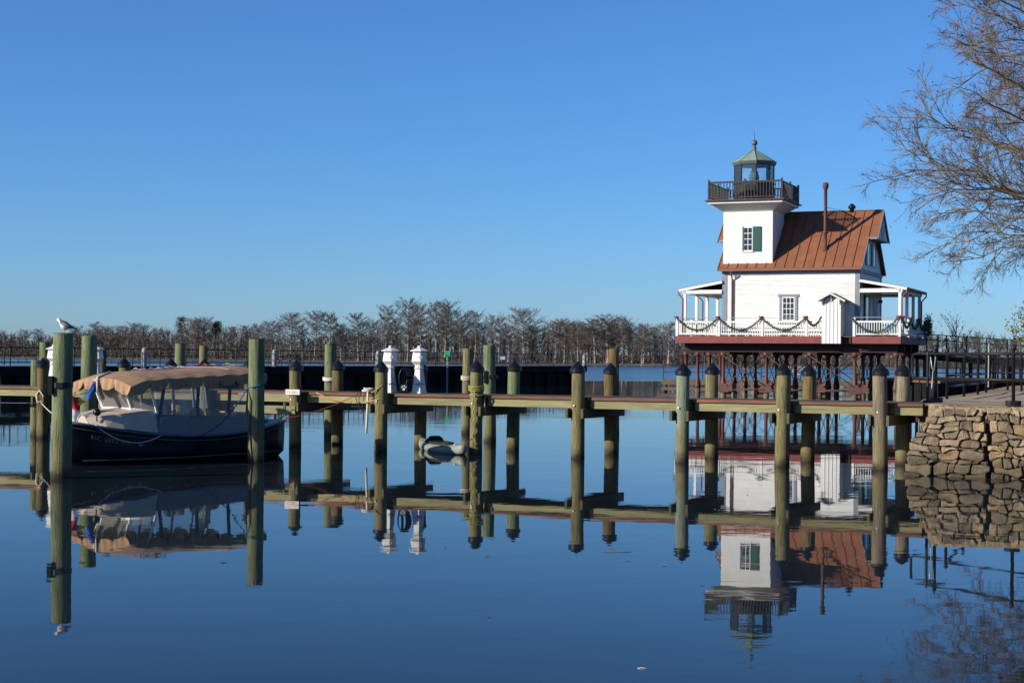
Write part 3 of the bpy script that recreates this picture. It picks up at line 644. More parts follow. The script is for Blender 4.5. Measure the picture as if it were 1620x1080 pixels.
# ---------------------------------------------------------------- lighthouse
LA = R(22.3)
LX, LY = 12.78, 100.0
LH = thing('lighthouse', 'white wooden screwpile lighthouse with square tower and brown metal roof on red piles', 'lighthouse', (LX, LY, 0), -LA)
W_, D_ = 8.3, 7.5
DK = 3.72                                      # deck level
u0, u1, v0, v1 = -2.6, 10.9, -1.2, 8.8
# --- deck: planks, skirt, beams
dp = MB().box(-.068, .068, v0 + .03, v1, DK - .04, DK).mesh('deck_board', M['plank'])
nb_ = int((u1 - u0) / .142)
for i in range(nb_): link('deck_board', dp, LH, (u0 + .08 + i * .142, 0, 0))
def skirt(a, b, nm='skirt_board'):
    MB().bar((a[0], a[1], (3.3 + DK - .004) / 2), (b[0], b[1], (3.3 + DK - .004) / 2), .05, DK - 3.304).build(nm, M['red'], LH)
for a_, b_ in ((u0, .1), (.104, 2.75), (2.754, 5.4), (5.404, 6.32), (8.15, u1)): skirt((a_, v0), (b_, v0))
skirt((7.5, v0 + .5), (8.15, v0 + .5)); skirt((8.12, v0 + .03), (8.12, v0 + .5)); skirt((7.5, v0 + .03), (7.5, v0 + .5))
for a_, b_ in ((v0, 2), (2.004, 5), (5.004, v1)): skirt((u1, a_ + .03), (u1, b_)); skirt((u0, a_ + .03), (u0, b_))
skirt((u0, v1), (u1, v1))
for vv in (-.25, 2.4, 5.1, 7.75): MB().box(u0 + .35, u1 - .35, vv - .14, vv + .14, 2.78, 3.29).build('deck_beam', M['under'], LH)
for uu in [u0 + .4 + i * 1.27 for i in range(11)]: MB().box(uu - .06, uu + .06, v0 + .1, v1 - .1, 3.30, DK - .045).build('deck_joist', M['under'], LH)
# --- iron piles
lp = MB().lathe([(.13, -2.5), (.13, .15), (.16, .18), (.17, .55), (.21, .62), (.20, .72), (.13, 1.15), (.105, 1.3), (.105, 2.45), (.16, 2.55), (.2, 2.6), (.2, 2.775)], 12).mesh('iron_pile', M['iron_red'], True)
pm_low = mat('weedy concrete sleeve', (0.15, 0.115, 0.075), 0.9, (0.05, 0.04, 0.03), 3, bump=.4)
slv = cylm(.172, -.6, .5, 12).mesh('sleeve', pm_low, True)
capb = MB().box(-.42, .42, -.13, .13, 2.62, 2.779).mesh('cap_block', M['under'])
us = (-2.2, .15, 2.8, 5.45, 8.1, 10.5); vsr = (-.25, 2.4, 5.1, 7.75)
for uu in us:
    for vv in vsr:
        o = link('iron_pile', lp, LH, (uu, vv, 0)); link('sleeve', slv, o)
        link('cap_block', capb, o, (0, 0, -.004))
plate = MB().add([(-.40, -.02, .35), (-.40, -.02, .6), (-.2, -.02, .86), (.2, -.02, .86), (.40, -.02, .6), (.40, -.02, .35), (-.40, .02, .35), (-.40, .02, .6), (-.2, .02, .86), (.2, .02, .86), (.40, .02, .6), (.40, .02, .35)],
                 [(5, 4, 3, 2, 1, 0), (6, 7, 8, 9, 10, 11)] + [(k, (k + 1) % 6, 6 + (k + 1) % 6, 6 + k) for k in range(6)]).mesh('gusset_plate', M['iron_red'])
for vv in vsr[:2]:
    for uu in us[1:5]: link('gusset_plate', plate, LH, (uu, vv - .2, 0))
    for k in range(1, 4):
        for (a_, b_) in (((us[k], .75), (us[k + 1], 2.6)), ((us[k + 1], .75), (us[k], 2.6))):
            MB().tube([(a_[0], vv - .2 + (.03 if a_[0] < b_[0] else -.03), a_[1]), (b_[0], vv - .2 + (.03 if a_[0] < b_[0] else -.03), b_[1])], .028, 6).build('tie_rod', M['iron_red' if a_[0] < b_[0] else 'rust'], LH, True)
        MB().tube([(us[k], vv - .2, .5), (us[k + 1], vv - .2, .5)], .03, 6).build('tie_rod', M['iron_red'], LH, True)
for uu in us[1:5]:
    for k in range(3):
        for s_ in (0, 1):
            MB().tube([(uu + .03 * (1 - 2 * s_), vsr[k + s_], .75), (uu + .03 * (1 - 2 * s_), vsr[k + 1 - s_], 2.6)], .026, 5).build('tie_rod', M['iron_red'], LH, True)
# --- walls with clapboards
EV = 7.82; RD = 11.48
wallF = MB().box(.04, W_ - .04, .04, D_ - .04, DK, 7.7).build('wall', M['whitewood'], LH)
cb = []
nrow = 25; ch = (7.52 - DK) / nrow
def clap(x0, x1):                              # one board: tilted outwards at its lower edge
    return MB().add([(x0, -.034, 0), (x1, -.034, 0), (x1, .0, 0), (x0, 0, 0), (x0, -.010, ch + .012), (x1, -.010, ch + .012), (x1, 0, ch + .012), (x0, 0, ch + .012)],
                    [(0, 3, 2, 1), (4, 5, 6, 7), (0, 1, 5, 4), (1, 2, 6, 5), (2, 3, 7, 6), (3, 0, 4, 7)])
cF = clap(.27, W_ - .27).mesh('clapboard', M['whitewood']); cS = clap(.27, D_ - .27).mesh('clapboard', M['whitewood'])
for i in range(nrow):
    z = DK + i * ch
    link('clapboard', cF, wallF, (0, .04, z)); link('clapboard', cF, wallF, (W_, D_ - .04, z), (0, 0, math.pi))
    link('clapboard', cS, wallF, (W_ - .04, 0, z), (0, 0, math.pi / 2)); link('clapboard', cS, wallF, (.04, D_, z), (0, 0, -math.pi / 2))
for (x0, y0) in ((0, 0), (W_, 0), (0, D_), (W_, D_)):
    sx = 1 if x0 == 0 else -1; sy = 1 if y0 == 0 else -1
    MB().box(*sorted((x0 - sx * .012, x0 + sx * .28)), *sorted((y0 - sy * .012, y0 + sy * .06)), DK, 7.52).build('corner_board', M['grey_trim'], LH)
    MB().box(*sorted((x0 - sx * .009, x0 + sx * .05)), *sorted((y0 + sy * .0605, y0 + sy * .28)), DK, 7.515).build('corner_board', M['grey_trim'], LH)
for yy in (-.04, D_ - .02):
    MB().box(-.05, W_ + .05, yy, yy + .06, 7.525, 7.76).build('frieze_board', M['grey_trim'], LH)
for xx in (-.04, W_ - .02):
    MB().box(xx, xx + .06, .03, D_ - .03, 7.52, 7.755).build('frieze_board', M['grey_trim'], LH)
# --- gable triangles
RM = D_ / 2; SL = (RD - EV) / (RM + .35)
def roofz(v): return EV + SL * (min(v, D_ - v) + .35)
for xx, sx in ((.05, -1), (W_ - .05, 1)):
    zt = 9.7
    va = (zt - EV) / SL - .35
    g = MB(); pv = [(0.03, roofz(.03) - .12), (D_ - .03, roofz(.03) - .12), (RM, RD - .12)]
    g.add([(xx, 0.03, 7.70), (xx, D_ - .03, 7.70), (xx, D_ - .03, pv[1][1]), (xx, RM, pv[2][1]), (xx, 0.03, pv[0][1]),
           (xx - sx * .1, 0.03, 7.70), (xx - sx * .1, D_ - .03, 7.70), (xx - sx * .1, D_ - .03, pv[1][1]), (xx - sx * .1, RM, pv[2][1]), (xx - sx * .1, 0.03, pv[0][1])],
          [(0, 1, 2, 3, 4), (9, 8, 7, 6, 5)] + [(k, (k + 1) % 5, 5 + (k + 1) % 5, 5 + k) for k in range(5)])
    g.build('gable_wall', M['whitewood'], LH)
    # hood gable
    xo = xx + sx * .72
    h = MB(); h.add([(xo, va + .06, zt), (xo, D_ - va - .06, zt), (xo, RM, RD - .14), (xx, va + .06, zt), (xx, D_ - va - .06, zt), (xx, RM, RD - .14)],
                    [(0, 1, 2), (5, 4, 3), (0, 3, 4, 1), (1, 4, 5, 2), (2, 5, 3, 0)])
    h.build('hood_gable', M['whitewood'], LH)
    MB().box(min(xx + sx * .04, xo + sx * .04), max(xx + sx * .04, xo + sx * .04), va - .02, D_ - va + .02, zt - .12, zt - .003).build('hood_soffit', M['grey_trim'], LH)
    for k in range(1, 4): MB().box(*sorted((xo + sx * .003, xo + sx * .03)), RM - 1.0 + k * .5 - .03, RM - 1.0 + k * .5 + .03, zt + .02, RD - .55 - abs(k - 2) * .4).build('batten', M['grey_trim'], LH)
    # attic windows with shutters
    for vv in (2.75, 4.75):
        wnd = MB().box(*sorted((xx, xx + sx * .05)), vv - .33, vv + .33, 8.05, 9.45).build('window', M['white'], LH)
        MB().box(*sorted((xx + sx * .052, xx + sx * .065)), vv - .26, vv + .26, 8.12, 9.38).build('pane', M['dark_glass'], wnd)
        for s_ in (-1, 1): MB().box(*sorted((xx + sx * .005, xx + sx * .06)), vv + s_ * .53 - .19, vv + s_ * .53 + .19, 8.05, 9.45).build('shutter', M['shutter'], LH)
# --- roof panels (standing seam)
TH = .05
def panel(x0, x1, va, vb, side):
    """side 0 front slope, 1 back slope"""
    f = (lambda v: v) if side == 0 else (lambda v: D_ - v)
    q = [(x0, f(va), roofz(va)), (x1, f(va), roofz(va)), (x1, f(vb), roofz(vb)), (x0, f(vb), roofz(vb))]
    if side: q = [q[1], q[0], q[3], q[2]]
    o = MB().slab(q, TH).build('roof_panel', M['copper'], LH)
    s_ = MB(); a = Vector((x0, f(va), roofz(va) + .02)); b = Vector((x0, f(vb), roofz(vb) + .02))
    s_.bar(a, b, .03, .05).build('seam', M['seam'], o)
xe0, xe1 = -.22, W_ + .18
npan = 15; pw = (xe1 - xe0) / npan
zt = 9.7; va = (zt - EV) / SL - .35
for side in (0, 1):
    for i in range(npan): panel(xe0 + i * pw, xe0 + (i + 1) * pw - .003, -.35, RM, side)
    for (x0, x1) in ((xe0 - .56, xe0 - .003), (xe1, xe1 + .56)): panel(x0, x1, va, RM, side)
ridge = MB(); ridge.bar((xe0 - .56, RM, RD + .01), (xe1 + .56, RM, RD + .01), .14, .06).build('ridge_cap', M['seam'], LH)
for yy in (-.37, D_ + .37): MB().box(xe0, xe1, yy - .05, yy + .05, EV - .16, EV - .02).build('gutter', M['seam'], LH)
for yy0, yy1 in ((-.32, -.04), (D_ + .04, D_ + .32)): MB().box(xe0 + .02, xe1 - .02, yy0, yy1, EV - .13, EV - .07).build('eave_soffit', M['grey_trim'], LH)
# dark rake boards
for xx in (xe0 - .02, xe1 + .02):
    for side in (0, 1):
        f = (lambda v: v) if side == 0 else (lambda v: D_ - v)
        MB().bar((xx, f(-.35), EV - .1), (xx, f(va), zt - .1), .035, .16).build('rake_board', M['grey_trim'], LH)
for xx in (xe0 - .58, xe1 + .58):
    for side in (0, 1):
        f = (lambda v: v) if side == 0 else (lambda v: D_ - v)
        MB().bar((xx, f(va - .05), zt - .13), (xx, f(RM), RD - .09), .035, .16).build('rake_board', M['grey_trim'], LH)
# --- stove pipe and ridge vent
su, sv = 6.05, .95
sz = roofz(sv)
MB().lathe([(.20, sz - .25), (.17, sz + .1), (.10, sz + .16), (.10, sz + .9), (.17, sz + .95), (.17, sz + 1.05), (.105, sz + 1.1), (.10, sz + 3.55), (.14, sz + 3.6), (.18, sz + 3.75), (.18, sz + 3.86), (.14, sz + 3.98)], 14, (su, sv)).build('stove_pipe', M['rust'], LH, True)
for (eu, ev) in ((su - .55, RM - .1), (su + .9, RM - .1)):
    MB().tube([(su, sv, sz + 2.5), (eu, ev, roofz(ev) + .02)], .012, 4).build('guy_wire', M['rust'], LH)
MB().lathe([(.16, RD - .1), (.14, RD + .12), (.22, RD + .14), (.24, RD + .26), (.12, RD + .40), (.05, RD + .44)], 12, (7.1, RM)).build('ridge_vent', M['black_iron'], LH, True)
# --- tower
TU0, TU1, TV0, TV1 = .02, 3.07, .0, 2.95
TC = ((TU0 + TU1) / 2, (TV0 + TV1) / 2)
MB().box(TU0, TU1, TV0, TV1, 7.95, 11.36).build('tower_wall', M['white'], LH)
gh = 2.27
cv = MB(); a_ = [(TU0 - .005, TV0 - .005), (TU1 + .005, TV0 - .005), (TU1 + .005, TV1 + .005), (TU0 - .005, TV1 + .005)]; b_ = [(TC[0] - gh + .12, TC[1] - gh + .12), (TC[0] + gh - .12, TC[1] - gh + .12), (TC[0] + gh - .12, TC[1] + gh - .12), (TC[0] - gh + .12, TC[1] + gh - .12)]
cv.add([(x, y, 11.28) for x, y in a_] + [(x, y, 11.72) for x, y in b_], [(k, (k + 1) % 4, 4 + (k + 1) % 4, 4 + k) for k in range(4)] + [(4, 5, 6, 7)])
cv.build('gallery_cove', M['white'], LH)
MB().box(TC[0] - gh, TC[0] + gh, TC[1] - gh, TC[1] + gh, 11.723, 11.87).build('gallery_fascia', M['white'], LH)
MB().box(TC[0] - gh - .16, TC[0] + gh + .16, TC[1] - gh - .16, TC[1] + gh + .16, 11.873, 11.95).build('gallery_floor', M['rust'], LH)
gr = MB().box(TC[0] - gh + .05, TC[0] + gh - .05, TC[1] - gh + .05, TC[1] - gh + .11, 13.0, 13.06).build('gallery_railing', M['dark_rail'], LH)
g2 = gh - .03
gp = MB().box(-.05, .05, -.05, .05, 11.95, 13.17).mesh('rail_post', M['dark_rail']); gb = MB().box(-.024, .024, -.024, .024, 12.05, 13.02).mesh('baluster', M['dark_rail'])
def rail_side(a, b, nb, parent, post_me, bal_me, zs, m, posts=True):
    a = Vector((a[0], a[1], 0)); b = Vector((b[0], b[1], 0))
    for z, hh in zs: MB().bar((a.x, a.y, z), (b.x, b.y, z), .06, hh).build('rail', m, parent)
    for k in range(1, nb):
        p = a.lerp(b, k / nb); link('baluster', bal_me, parent, (p.x, p.y, 0))
cs = [(TC[0] - g2, TC[1] - g2), (TC[0] + g2, TC[1] - g2), (TC[0] + g2, TC[1] + g2), (TC[0] - g2, TC[1] + g2)]
for k in range(4):
    a_, b_ = cs[k], cs[(k + 1) % 4]; mid = ((a_[0] + b_[0]) / 2, (a_[1] + b_[1]) / 2)
    for p, q in ((a_, mid), (mid, b_)):
        rail_side(p, q, 12, gr, gp, gb, ((12.98, .07), (12.08, .06)), M['dark_rail'])
        link('rail_post', gp, gr, (p[0], p[1], 0))
# lantern: octagon
ph8 = math.pi / 8 - .05
MB().lathe([(1.24, 11.95), (1.24, 13.02), (1.30, 13.03), (1.30, 13.1)], 8, TC, ph8).build('lantern_drum', M['dark_rail'], LH)
MB().box(TC[0] - .36, TC[0] + .30, TC[1] - 1.26, TC[1] - 1.15, 12.0, 12.95).build('lantern_door', M['black_iron'], LH)
for k in range(8):
    t0 = 2 * math.pi * k / 8 + ph8; t1 = t0 + math.pi / 4
    p = Vector((TC[0] + 1.2 * math.cos(t0), TC[1] + 1.2 * math.sin(t0), 0)); q = Vector((TC[0] + 1.2 * math.cos(t1), TC[1] + 1.2 * math.sin(t1), 0))
    MB().tube([(p.x, p.y, 13.09), (p.x, p.y, 14.22)], .038, 6).build('lantern_mullion', M['black_iron'], LH)
    MB().slab([(p.x, p.y, 13.1), (q.x, q.y, 13.1), (q.x, q.y, 14.2), (p.x, p.y, 14.2)], .008).build('lantern_pane', M['lantern_glass'], LH)
    e0 = Vector((TC[0] + 1.37 * math.cos(t0), TC[1] + 1.37 * math.sin(t0), 14.40)); e1 = Vector((TC[0] + 1.37 * math.cos(t1), TC[1] + 1.37 * math.sin(t1), 14.40))
    tp = Vector((TC[0], TC[1], 15.22)); a0 = e0.lerp(tp, .93); a1 = e1.lerp(tp, .93)
    rp = MB().slab([e0, e1, a1, a0], .03).build('roof_panel', M['patina'], LH)
    MB().tube([e0, a0], .022, 5).build('seam', M['patina_dark'], rp)
MB().lathe([(1.24, 14.18), (1.30, 14.2), (1.36, 14.36), (1.36, 14.385)], 8, TC, ph8).build('lantern_eave', M['patina_dark'], LH)
MB().lathe([(.16, 15.12), (.13, 15.2), (.09, 15.26), (.13, 15.30), (.09, 15.36), (.08, 15.42)] + [(.19 * math.sin(t), 15.6 - .19 * math.cos(t)) for t in [.5 + i * .24 for i in range(11)]] + [(.03, 15.82), (.015, 15.83)], 16, TC).build('finial', M['patina_dark'], LH, True)
MB().tube([(TC[0], TC[1], 15.8), (TC[0], TC[1], 16.42)], [.022, .006], 6).build('lightning_rod', M['rust'], LH)
lens = [(.22, 13.1), (.22, 13.2)] + [(.30 + (.04 if i % 2 else 0) - abs(i - 3) * .018, 13.22 + i * .075) for i in range(9)] + [(.14, 13.95), (.06, 14.1)]
MB().lathe(lens, 14, TC).build('lens', M['lens'], LH)
# tower window with one green shutter
def window(parent, u, v, z0, z1, wd, cols, rows, trim=None, nm='window', tw=.0):
    wn = MB().box(u - wd / 2 - .05, u + wd / 2 + .05, v - .035, v + .02, z0 - .05, z1 + .05).build(nm, M['white'], parent)
    pw_, ph_ = wd / cols, (z1 - z0) / rows
    pm = MB().box(-pw_ / 2 + .022, pw_ / 2 - .022, -.004, .004, -ph_ / 2 + .022, ph_ / 2 - .022).mesh('pane', M['dark_glass'])
    for i in range(cols):
        for j in range(rows): link('pane', pm, wn, (u - wd / 2 + (i + .5) * pw_, v - .0362, z0 + (j + .5) * ph_))
    if trim:
        for x_ in (-1, 1): MB().box(*sorted((u + x_ * (wd / 2 + .055), u + x_ * (wd / 2 + .055 + trim))), v - .045, v + .02, z0 - .15, z1 + .05).build('frame', M['grey_trim'], wn)
        MB().box(u - wd / 2 - trim - .14, u + wd / 2 + trim + .14, v - .055, v + .02, z1 + .055, z1 + .2).build('frame', M['grey_trim'], wn)
        MB().box(u - wd / 2 - trim - .14, u + wd / 2 + trim + .14, v - .075, v + .02, z0 - .24, z0 - .155).build('sill', M['grey_trim'], wn)
    else:
        MB().box(u - wd / 2 - .12, u + wd / 2 + .08, v - .06, v + .02, z0 - .11, z0 - .055).build('sill', M['white'], wn)
    return wn
window(LH, 1.56, TV0, 8.92, 10.3, .52, 2, 4)
MB().box(1.215, 1.27, -.08, .02, 8.9, 10.36).build('shutter_edge', M['grey_trim'], LH)
sh = MB().box(1.86, 2.37, -.06, -.012, 8.86, 10.36).build('shutter', M['shutter'], LH)
for k in range(17): MB().box(1.92, 2.31, -.072, -.0605, 8.93 + k * .081, 8.99 + k * .081).build('slat', M['shutter'], sh)
window(LH, 4.06, .01, 4.72, 6.05, .68, 3, 4, .15)
# --- downspout on front
ds = [(.62, -.37, EV - .1), (.62, -.37, EV - .3), (.62, -.08, EV - .65), (.62, -.08, DK)]
MB().tube(ds, .05, 8).build('downspout', M['red'], LH, True)
MB().tube([(.62, -.1, 7.35), (1.0, -.1, 7.4)], .035, 6).build('downspout_bracket', M['white'], LH)
# --- side doors and windows on the right side
xx = W_ + .02
def side_opening(vv, wd, z0, z1, nm, m, fr=M['white']):
    o = MB().box(xx - .03, xx + .03, vv - wd / 2 - .1, vv + wd / 2 + .1, z0, z1 + .1).build(nm, fr, LH)
    MB().box(xx + .031, xx + .04, vv - wd / 2, vv + wd / 2, z0 + .06, z1).build('pane' if nm == 'window' else 'door_panel', m, o)
side_opening(2.2, .75, 4.6, 6.2, 'window', M['dark_glass']); side_opening(5.2, .95, DK + .02, 6.0, 'door', M['shutter'])
for vv in (1.55, 2.87): MB().box(xx, xx + .055, vv - .2, vv + .2, 4.55, 6.25).build('shutter', M['black_iron'], LH)
MB().lathe([(.05, 0), (.14, .04), (.12, .2)], 10).build('porch_lamp', M['black_iron'], LH, False, (xx + .12, 6.3, 5.9))
# --- porches
def porch(side):
    sx = -1 if side == 0 else 1; xw = 0 if side == 0 else W_; xo = xw + sx * 2.75
    zw, zo = 7.12, 6.62
    def P(x, y, z): return (x, y, z)
    n = 10; step = (D_ + .2) / n
    for i in range(n):
        ya = -.1 + i * step; yb = ya + step - .003
        q = [(xw, ya, zw), (xo, ya, zo), (xo, yb, zo), (xw, yb, zw)]
        if sx < 0: q = [q[1], q[0], q[3], q[2]]
        MB().slab(q, .05).build('porch_roof_panel', M['copper'], LH)
    for yy in (-.12, D_ + .12): MB().bar((xw, yy, zw - .10), (xo, yy, zo - .10), .04, .15).build('porch_rake', M['white'], LH)
    MB().bar((xo, -.12, zo - .07), (xo, D_ + .12, zo - .07), .09, .11).build('gutter', M['red'], LH)
    MB().bar((xw + sx * .02, -.04, 6.42), (xo - sx * .25, -.04, 6.42), .12, .2).build('porch_beam', M['white'], LH)
    MB().bar((xw + sx * .02, D_ + .04, 6.42), (xo - sx * .25, D_ + .04, 6.42), .12, .2).build('porch_beam', M['white'], LH)
    MB().bar((xo - sx * .4, -.1, 6.42), (xo - sx * .4, D_ + .1, 6.42), .14, .2).build('porch_beam', M['white'], LH)
    MB().box(*sorted((xw + sx * .03, xo - sx * .15)), .02, D_ - .02, 6.53, 6.56).build('porch_ceiling', M['white'], LH)
    for vv in (-.02, 2.55, 5.0, D_ + .02): MB().box(xo - sx * .4 - .085, xo - sx * .4 + .085, vv - .085, vv + .085, DK, 6.32).build('porch_post', M['white'], LH)
    for vv in (-.1, D_ + .1) if side else (-.1, 4.4):
        MB().tube([(xo, vv, zo - .1), (xo, vv, zo - .3), (xo - sx * .28, vv, zo - .6), (xo - sx * .28, vv, DK)], .048, 8).build('downspout', M['red' if vv < 3 else 'red'], LH, True)
porch(0); porch(1)
# --- deck railing
rl = MB().box(u0 + .05, u0 + .11, v0 + .05, v0 + .11, DK, DK + .05).build('deck_railing', M['white'], LH)
rpost = MB().box(-.075, .075, -.075, .075, DK, 4.82).mesh('rail_post', M['white']); rbal = MB().box(-.022, .022, -.022, .022, 3.86, 4.56).mesh('baluster', M['white'])
def deck_rail(a, b, n, posts):
    rail_side(a, b, n, rl, rpost, rbal, ((4.58, .10), (3.86, .09)), M['white'])
    MB().tube([(a[0], a[1], 4.83), (b[0], b[1], 4.83)], .022, 6).build('grab_rail', M['brushed'], rl)
    for p in posts: link('rail_post', rpost, rl, (p[0], p[1], 0))
vf = v0 + .08
xs_ = (-2.52, .1, 2.75, 5.4)
for i in range(3): deck_rail((xs_[i], vf), (xs_[i + 1], vf), 18, [(xs_[i], vf)])
deck_rail((5.4, vf), (6.3, vf), 6, [(5.4, vf)])
deck_rail((8.2, vf), (10.82, vf), 18, [(8.2, vf), (10.82, vf)])
ys_ = (vf, 2.1, 5.4, 8.72)
for i in range(3):
    deck_rail((10.82, ys_[i]), (10.82, ys_[i + 1]), 20, [(10.82, ys_[i + 1])]); deck_rail((-2.52, ys_[i]), (-2.52, ys_[i + 1]), 20, [(-2.52, ys_[i + 1])])
bk = MB()
for k in range(80): bk.box(-2.4 + k * .165 - .022, -2.4 + k * .165 + .022, 8.70, 8.74, 3.86, 4.56)
bk.box(-2.5, 10.8, 8.69, 8.75, 4.53, 4.63); bk.box(-2.5, 10.8, 8.69, 8.75, 3.82, 3.9)
o = bk.build('railing_section', M['white'], rl); o['kind'] = 'stuff'
# --- privy on the deck edge
PV = thing('privy', 'narrow white boarded privy with small brown gabled roof on the lighthouse deck edge', 'privy')
PV.matrix_world = Matrix.Translation((LX, LY, 0)) @ Matrix.Rotation(-LA, 4, 'Z') @ Matrix.Translation((6.9, v0 - .12, 3.3)); 
pw2 = .56
for k in range(5):
    x0 = -pw2 + k * 2 * pw2 / 5; MB().box(x0 + .006, x0 + 2 * pw2 / 5 - .006, 0, .04, 0, 2.52 + (.0 if k in (0, 4) else .2)).build('board', M['white'], PV)
for k in range(1, 5): x0 = -pw2 + k * 2 * pw2 / 5; MB().box(x0 - .022, x0 + .022, -.025, -.001, 0, 2.5).build('batten', M['white'], PV)
for k in range(5):
    y0 = .045 + k * .22
    for sx in (-1, 1): MB().box(*sorted((sx * pw2, sx * (pw2 - .04))), y0 + .003, y0 + .217, 0, 2.5).build('board', M['white'], PV)
MB().box(-pw2 + .05, pw2 - .05, 1.1, 1.14, 0, 2.5).build('rear_wall', M['white'], PV)
for sx in (-1, 1):
    q = [(0, -.35, 2.98), (sx * .86, -.35, 2.52), (sx * .86, 1.3, 2.52), (0, 1.3, 2.98)]
    if sx < 0: q = [q[1], q[0], q[3], q[2]]
    MB().slab(q, .04).build('roof_panel', M['copper'], PV)
    MB().bar((0, -.36, 2.92), (sx * .86, -.36, 2.46), .04, .09).build('rake_board', M['white'], PV)
    for xx_ in (.5,): MB().add([(sx * xx_ - .035, -.3, 2.62), (sx * xx_ + .035, -.3, 2.62), (sx * xx_ + .035, -.002, 2.62), (sx * xx_ - .035, -.002, 2.62), (sx * xx_ - .035, -.002, 2.25), (sx * xx_ + .035, -.002, 2.25)], [(0, 1, 2, 3), (3, 2, 5, 4), (0, 4, 5, 1), (0, 3, 4), (1, 5, 2)]).build('bracket', M['white'], PV)
MB().add([(-.035, -.3, 2.86), (.035, -.3, 2.86), (.035, -.002, 2.86), (-.035, -.002, 2.86), (-.035, -.002, 2.4), (.035, -.002, 2.4)], [(0, 1, 2, 3), (3, 2, 5, 4), (0, 4, 5, 1), (0, 3, 4), (1, 5, 2)]).build('bracket', M['white'], PV)
MB().add([(-pw2, .02, 2.5), (pw2, .02, 2.5), (0, .02, 2.9), (-pw2, .03, 2.5), (pw2, .03, 2.5), (0, .03, 2.9)], [(0, 1, 2), (5, 4, 3), (0, 3, 4, 1), (1, 4, 5, 2), (2, 5, 3, 0)]).build('gable', M['white'], PV)
MB().box(-pw2 + .05, pw2 - .05, .05, 1.1, 2.44, 2.48).build('ceiling', M['white'], PV)
# --- garlands
LM = Matrix.Translation((LX, LY, 0)) @ Matrix.Rotation(-LA, 4, 'Z')
def garland(p, q, sag, label, bow=True, gold=False):
    rnd = random.Random(int(p[0] * 100)); mb = MB(); n = 60
    c = [Vector(x) for x in catenary(p, q, sag, n)]
    t = tag(link('garland', None), label, 'garland', None); t.matrix_world = LM @ Matrix.Translation(c[0])
    c = [x - Vector(p) for x in c]
    mb.tube(c, .035, 5)
    for x in c:
        for _ in range(16):
            d = Vector((rnd.gauss(0, 1), rnd.gauss(0, .6), rnd.gauss(0, 1))).normalized() * rnd.uniform(.05, .13); s_ = d.orthogonal().normalized() * .018
            mb.add([x - s_, x + s_, x + d], [(0, 1, 2)])
    mb.build('greenery', M['garland'], t)
    if bow:
        b = MB()
        for s_ in (-1, 1):
            b.lathe([(.02, 0), (.10, .08), (.11, .15), (.05, .2)], 8)
        bo = MB()
        for s_ in (-1, 1):
            bo.add([(0, -.12, 0), (s_ * .2, -.2, .13), (s_ * .24, -.12, 0), (s_ * .2, -.2, -.07), (s_ * .12, -.26, .02), (s_ * .06, -.14, -.06), (s_ * .16, -.13, -.36), (s_ * .05, -.15, -.34)], [(0, 1, 4), (1, 2, 4), (2, 3, 4), (3, 0, 4), (0, 3, 2), (0, 2, 1), (0, 5, 6, 7)])
        bo.lathe([(.02, -.07), (.07, -.04), (.07, .05), (.02, .08)], 8, (0, -.16))
        o_ = bo.build('bow', M['bow'], t); o_.scale = (.62, .62, .62)
    if gold:
        g = MB(); k = len(c) // 2 - 6
        for _ in range(40):
            x = c[k] + Vector((rnd.gauss(0, .18), -.1, rnd.gauss(-.03, .06))); d = Vector((rnd.uniform(-1, 1), -.2, rnd.uniform(-1, 1))) * .07; s_ = d.orthogonal().normalized() * .03
            g.add([x - s_, x + s_, x + d], [(0, 1, 2)])
        g.build('ornament', M['gold'], t)
gz = 4.86; gv = v0 - .08
garland((-2.5, gv, gz), (.1, gv, gz), .78, 'green garland swag at the open corner of the lighthouse deck railing', True)
garland((.1, gv, gz), (2.75, gv, gz), .78, 'green garland swag with red bow below the red downspout', True)
garland((2.75, gv, gz), (5.4, gv, gz), .78, 'green garland swag on the railing below the white multi-paned window', True)
garland((5.4, gv, gz), (6.3, gv, gz), .50, 'short green garland swag against the privy', True)
garland((10.8, gv, gz), (8.05, gv, gz - .05), .86, 'green garland swag with gold ornament on the railing beyond the privy', True, True)
gx = u1 + .05
garland((gx, v0 + .3, gz), (gx, 2.1, gz), .6, 'shaded green garland on the side railing next to the deck corner', True)
garland((gx, 2.1, gz), (gx, 5.4, gz), .6, 'shaded green garland on the side railing under the porch', True)
garland((gx, 5.4, gz), (gx, 8.6, gz), .6, 'shaded green garland at the rear of the side railing', True)
# wreath-like bundle at rear corner
rnd = random.Random(9); wb = MB()
for _ in range(900):
    a = rnd.random() * 6.283; x = Vector((.12 + rnd.gauss(0, .1), rnd.gauss(0, .38), .0 + rnd.gauss(0, .27))); d = Vector((rnd.gauss(0, 1), rnd.gauss(0, 1), rnd.gauss(0, 1))).normalized() * .16; s_ = d.orthogonal().normalized() * .03
    wb.add([x - s_, x + s_, x + d], [(0, 1, 2)])
o = wb.build('evergreen_bundle', M['garland']); o.matrix_world = LM @ Matrix.Translation((gx, 8.3, 4.5)); tag(o, 'dark evergreen bundle hung on the far corner of the lighthouse side railing', 'greenery')

